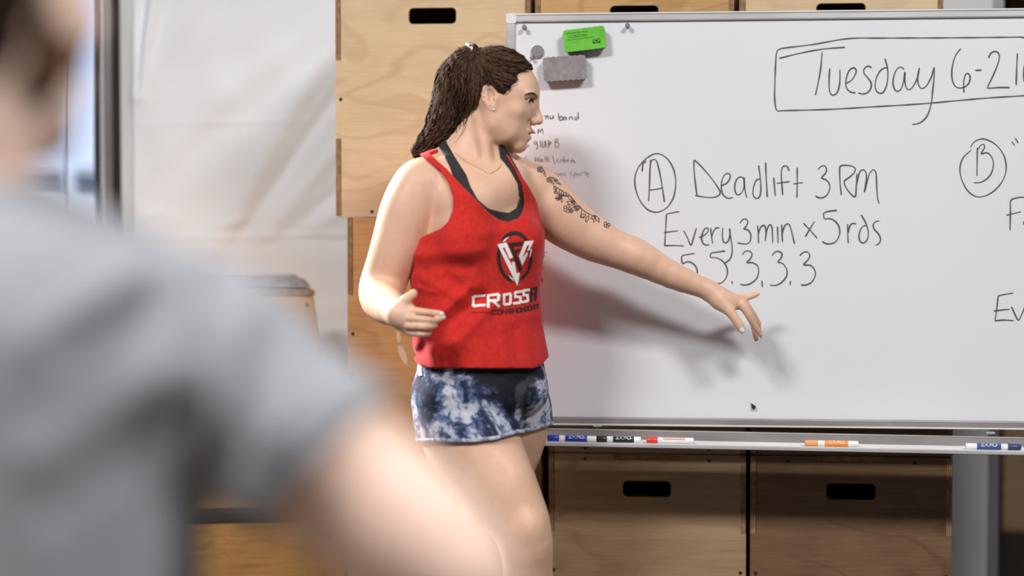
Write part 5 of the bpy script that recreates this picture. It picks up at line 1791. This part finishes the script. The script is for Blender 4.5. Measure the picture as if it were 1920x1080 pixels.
# neck and head
MB_.chain([neck0 + Vector((0, 0, -0.06)), neck0, Q(-60, 150, 0.02)], [0.070, 0.060, 0.058], 0.03)
HM_F = HF * math.cos(math.radians(20)) + RGT * math.sin(math.radians(20))    # head turned towards the coach
HM_R = Vector((HM_F.y, -HM_F.x, 0))
hc = Q(-22, -58, 0.02)
def mh(f, r, u):
    return hc + HM_F * f + HM_R * r + up * u
MB_.add(Ell(hc, (0.098, 0.078, 0.105), [HM_F, HM_R, up]), 0.02)
MB_.add(Ell(mh(0.035, 0, -0.075), (0.062, 0.060, 0.085), [HM_F, HM_R, up]), 0.03)
for s in (-1, 1):
    MB_.add(Cone(mh(-0.005, 0.044 * s, -0.085), mh(0.062, 0.014 * s, -0.135), 0.018, 0.017), 0.025)
    MB_.add(Ell(mh(0.058, 0.040 * s, -0.040), (0.025, 0.020, 0.020)), 0.02)
    MB_.add(Ell(mh(-0.012, 0.079 * s, -0.030), (0.019, 0.009, 0.031), [HM_F, HM_R, up]), 0.006)
    MB_.sub(Ell(mh(-0.008, 0.090 * s, -0.028), (0.011, 0.009, 0.020), [HM_F, HM_R, up]), 0.004)
    MB_.sub(Ell(mh(0.097, 0.030 * s, -0.008), (0.016, 0.018, 0.010), [HM_F, HM_R, up]), 0.008)
MB_.add(Ell(mh(0.072, 0, -0.138), (0.020, 0.026, 0.018), [HM_F, HM_R, up]), 0.015)
MB_.chain([mh(0.092, 0, -0.008), mh(0.108, 0, -0.038), mh(0.112, 0, -0.052)], [0.010, 0.011, 0.013], 0.012)
MB_.add(Ell(mh(0.090, 0, -0.085), (0.013, 0.024, 0.008), [HM_F, HM_R, up]), 0.008)
MB_.add(Ell(mh(0.086, 0, -0.103), (0.012, 0.020, 0.008), [HM_F, HM_R, up]), 0.008)
# legs, seated
kneeR = hip + M_F * 0.40 + M_R * 0.17 + Vector((0, 0, -0.06)); kneeL = hip + M_F * 0.40 - M_R * 0.17 + Vector((0, 0, -0.06))
ankR = Vector((kneeR.x, kneeR.y, 0.09)) + M_F * 0.02; ankL = Vector((kneeL.x, kneeL.y, 0.09)) + M_F * 0.02
for s, kn, an_ in ((1, kneeR, ankR), (-1, kneeL, ankL)):
    MB_.chain([hip + M_R * 0.085 * s, hip * 0.5 + kn * 0.5 + M_R * 0.03 * s, kn], [0.095, 0.082, 0.058], 0.03)
    MB_.chain([kn, kn * 0.65 + an_ * 0.35 - M_F * 0.015, an_], [0.058, 0.055, 0.036], 0.015)
bb = [hip, kneeR, kneeL, ankR, ankL, handR, handL, elbR, elbL, hc]
lo = V3([min(p[i] for p in bb) - 0.22 for i in range(3)]); hi = V3([max(p[i] for p in bb) + 0.22 for i in range(3)])
lo[2] = 0.05
mbody = sdf_mesh('body', MB_, lo, hi, 0.0055, skinM, man)
# T-shirt
gm = new_mat('heather_grey_jersey', rgb(196, 196, 200), 0.95, 0, 0.1)
g = NG(gm)
v = g.coords((1, 1, 1))
g.color(g.ramp(g.noise(v, 260, 3, 0.7), [(0.3, rgb(144, 144, 148)), (0.7, rgb(158, 158, 162))]))
TS = Field()
man_torso(TS, 0.010)
TS.chain([shoR, shoR * 0.55 + elbR * 0.45, shoR * 0.28 + elbR * 0.72], [0.066, 0.073, 0.077], 0.03)
TS.chain([shoL, shoL * 0.55 + elbL * 0.45, shoL * 0.28 + elbL * 0.72], [0.072, 0.075, 0.078], 0.03)
TS.add(Cone(Q(255, 760), Q(262, 1200), 0.050, 0.055), 0.05)
TS.add(Cone(Q(290, 745), Q(410, 790), 0.052, 0.048), 0.05)
axR = np.array((elbR - shoR).normalized()); cR = np.array(shoR * 0.50 + elbR * 0.50)
axL = np.array((elbL - shoL).normalized()); cL = np.array(shoL * 0.43 + elbL * 0.57)
mf = [((400, 520), (360, 640), 26, -.010), ((330, 560), (120, 660), 34, -.008), ((420, 560), (350, 880), 30, -.010), ((250, 500), (60, 640), 30, .006), ((520, 640), (420, 880), 30, -.010),
      ((560, 600), (500, 800), 34, .006), ((300, 700), (60, 860), 36, .006), ((350, 780), (100, 960), 30, -.007), ((640, 720), (470, 860), 24, .005)]
nk = np.array(neck0 + Vector((0, 0, 0.0)))
def tee_post(f, P):
    X, Y, d = project(P)
    f2 = f - ridge(X, Y, mf).astype(F32)
    sh = np.maximum(f2, -(f2 + 0.010))
    outR = (P - cR.astype(F32)) @ axR.astype(F32)
    outL = (P - cL.astype(F32)) @ axL.astype(F32)
    inR = ((P - np.array(shoR, dtype=F32)) @ np.array(M_R, dtype=F32)) > 0.0
    inL = ((P - np.array(shoL, dtype=F32)) @ np.array(M_R, dtype=F32)) < 0.0
    r = np.full(len(P), -1.0, dtype=F32)
    r = np.where(inR, np.maximum(r, outR), r)
    r = np.where(inL, np.maximum(r, outL), r)
    neck_d = 0.076 - np.sqrt(((P - nk.astype(F32)) ** 2).sum(1))
    r = np.maximum(r, neck_d)
    r = np.maximum(r, F32(hipz - 0.06) - P[:, 2])
    return smax(sh, r, 0.006).astype(F32)
tee = sdf_mesh('t_shirt', TS, lo, hi, 0.0055, gm, man, tee_post)
tee['label'] = 'light grey short-sleeved T-shirt'
# shorts
SO = Field()
SO.chain([hip + up * 0.10, hip], [0.135, 0.135], 0.04)
for s, kn in ((1, kneeR), (-1, kneeL)):
    SO.chain([hip + M_R * 0.085 * s, hip * 0.5 + kn * 0.5 + M_R * 0.03 * s, hip * 0.3 + kn * 0.7 + M_R * 0.02 * s], [0.105, 0.097, 0.09], 0.04)
hipf = np.array(hip + M_F * 0.27, dtype=F32)
def so_post(f, P):
    sh = np.maximum(f, -(f + 0.012))
    r = np.maximum((P - hipf) @ np.array(M_F, dtype=F32), P[:, 2] - F32(hipz + 0.13))
    r = np.maximum(r, F32(0.512) - P[:, 2])
    return smax(sh, r, 0.006).astype(F32)
sdf_mesh('shorts', SO, lo, hi, 0.0075, noisy('black_shorts', rgb(44, 44, 48), rgb(36, 36, 40), 60, 0.9), man, so_post)
HRm = Field()
HRm.add(Ell(hc + up * 0.006 - HM_F * 0.004, (0.103, 0.086, 0.108), [HM_F, HM_R, up]), 0.02)
HRm.add(Cone(mh(-0.06, 0, -0.02), mh(-0.055, 0, -0.075), 0.062, 0.050), 0.03)
hcn = np.array(hc, dtype=F32); hfn = np.array(HM_F, dtype=F32)
def hm_post(f, P):
    q = P - hcn
    fw = q @ hfn; uu = q[:, 2]
    sh = np.maximum(f, -(f + 0.014))
    r = np.where(uu > 0.035, fw - 0.082, np.where(uu > -0.06, fw + 0.018 - (uu - 0.035) * 0.2, fw + 0.03))
    r = np.maximum(r, F32(-0.085) - uu)
    return smax(sh, r.astype(F32), 0.006).astype(F32)
hm = sdf_mesh('hair', HRm, V3(hc) - 0.16, V3(hc) + 0.16, 0.005, hmat, man, hm_post)
hm['label'] = 'short dark hair'
BD_ = Field()  # beard added to darken the cheek and jaw in place of shade
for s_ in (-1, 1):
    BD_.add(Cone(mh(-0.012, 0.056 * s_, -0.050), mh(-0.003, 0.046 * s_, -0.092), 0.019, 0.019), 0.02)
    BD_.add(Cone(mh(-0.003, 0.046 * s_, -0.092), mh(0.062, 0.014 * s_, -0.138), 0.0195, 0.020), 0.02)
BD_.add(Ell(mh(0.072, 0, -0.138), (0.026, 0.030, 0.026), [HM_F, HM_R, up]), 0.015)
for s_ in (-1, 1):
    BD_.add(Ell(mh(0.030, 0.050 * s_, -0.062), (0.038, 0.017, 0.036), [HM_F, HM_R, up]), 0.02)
sdf_mesh('beard_shade', BD_, V3(hc) - 0.2, V3(hc) + 0.16, 0.005, hair_material('brown_shade_beard', rgb(84, 58, 42), rgb(112, 78, 56)), man)
for s, an_ in ((1, ankR), (-1, ankL)):
    F = Field()
    a = Vector((an_.x, an_.y, 0))
    F.chain([a - M_F * 0.04 + up * 0.04, a + M_F * 0.07 + up * 0.042, a + M_F * 0.17 + up * 0.034], [0.040, 0.047, 0.034], 0.02)
    F.add(Cone(a + up * 0.06, a + M_F * 0.08 + up * 0.055, 0.045, 0.038), 0.02)
    sdf_mesh('shoe', F, a + Vector((-0.28, -0.28, -0.005)), a + Vector((0.28, 0.28, 0.14)), 0.006, shoe_m, man,
             lambda f, P: np.maximum(f, 0.003 - P[:, 2]).astype(F32))
# the box they sit on
seat = plyo_box(0, 0.0, M['ply'], 'jump box laid on its side as a seat under the person in grey', GB)
seat.rotation_euler = (0, math.pi / 2, math.atan2(-M_F.x, M_F.y))
seat.location = hip - M_F * 0.42 - M_R * 0.305 + Vector((0, 0, 0.254 - hipz))
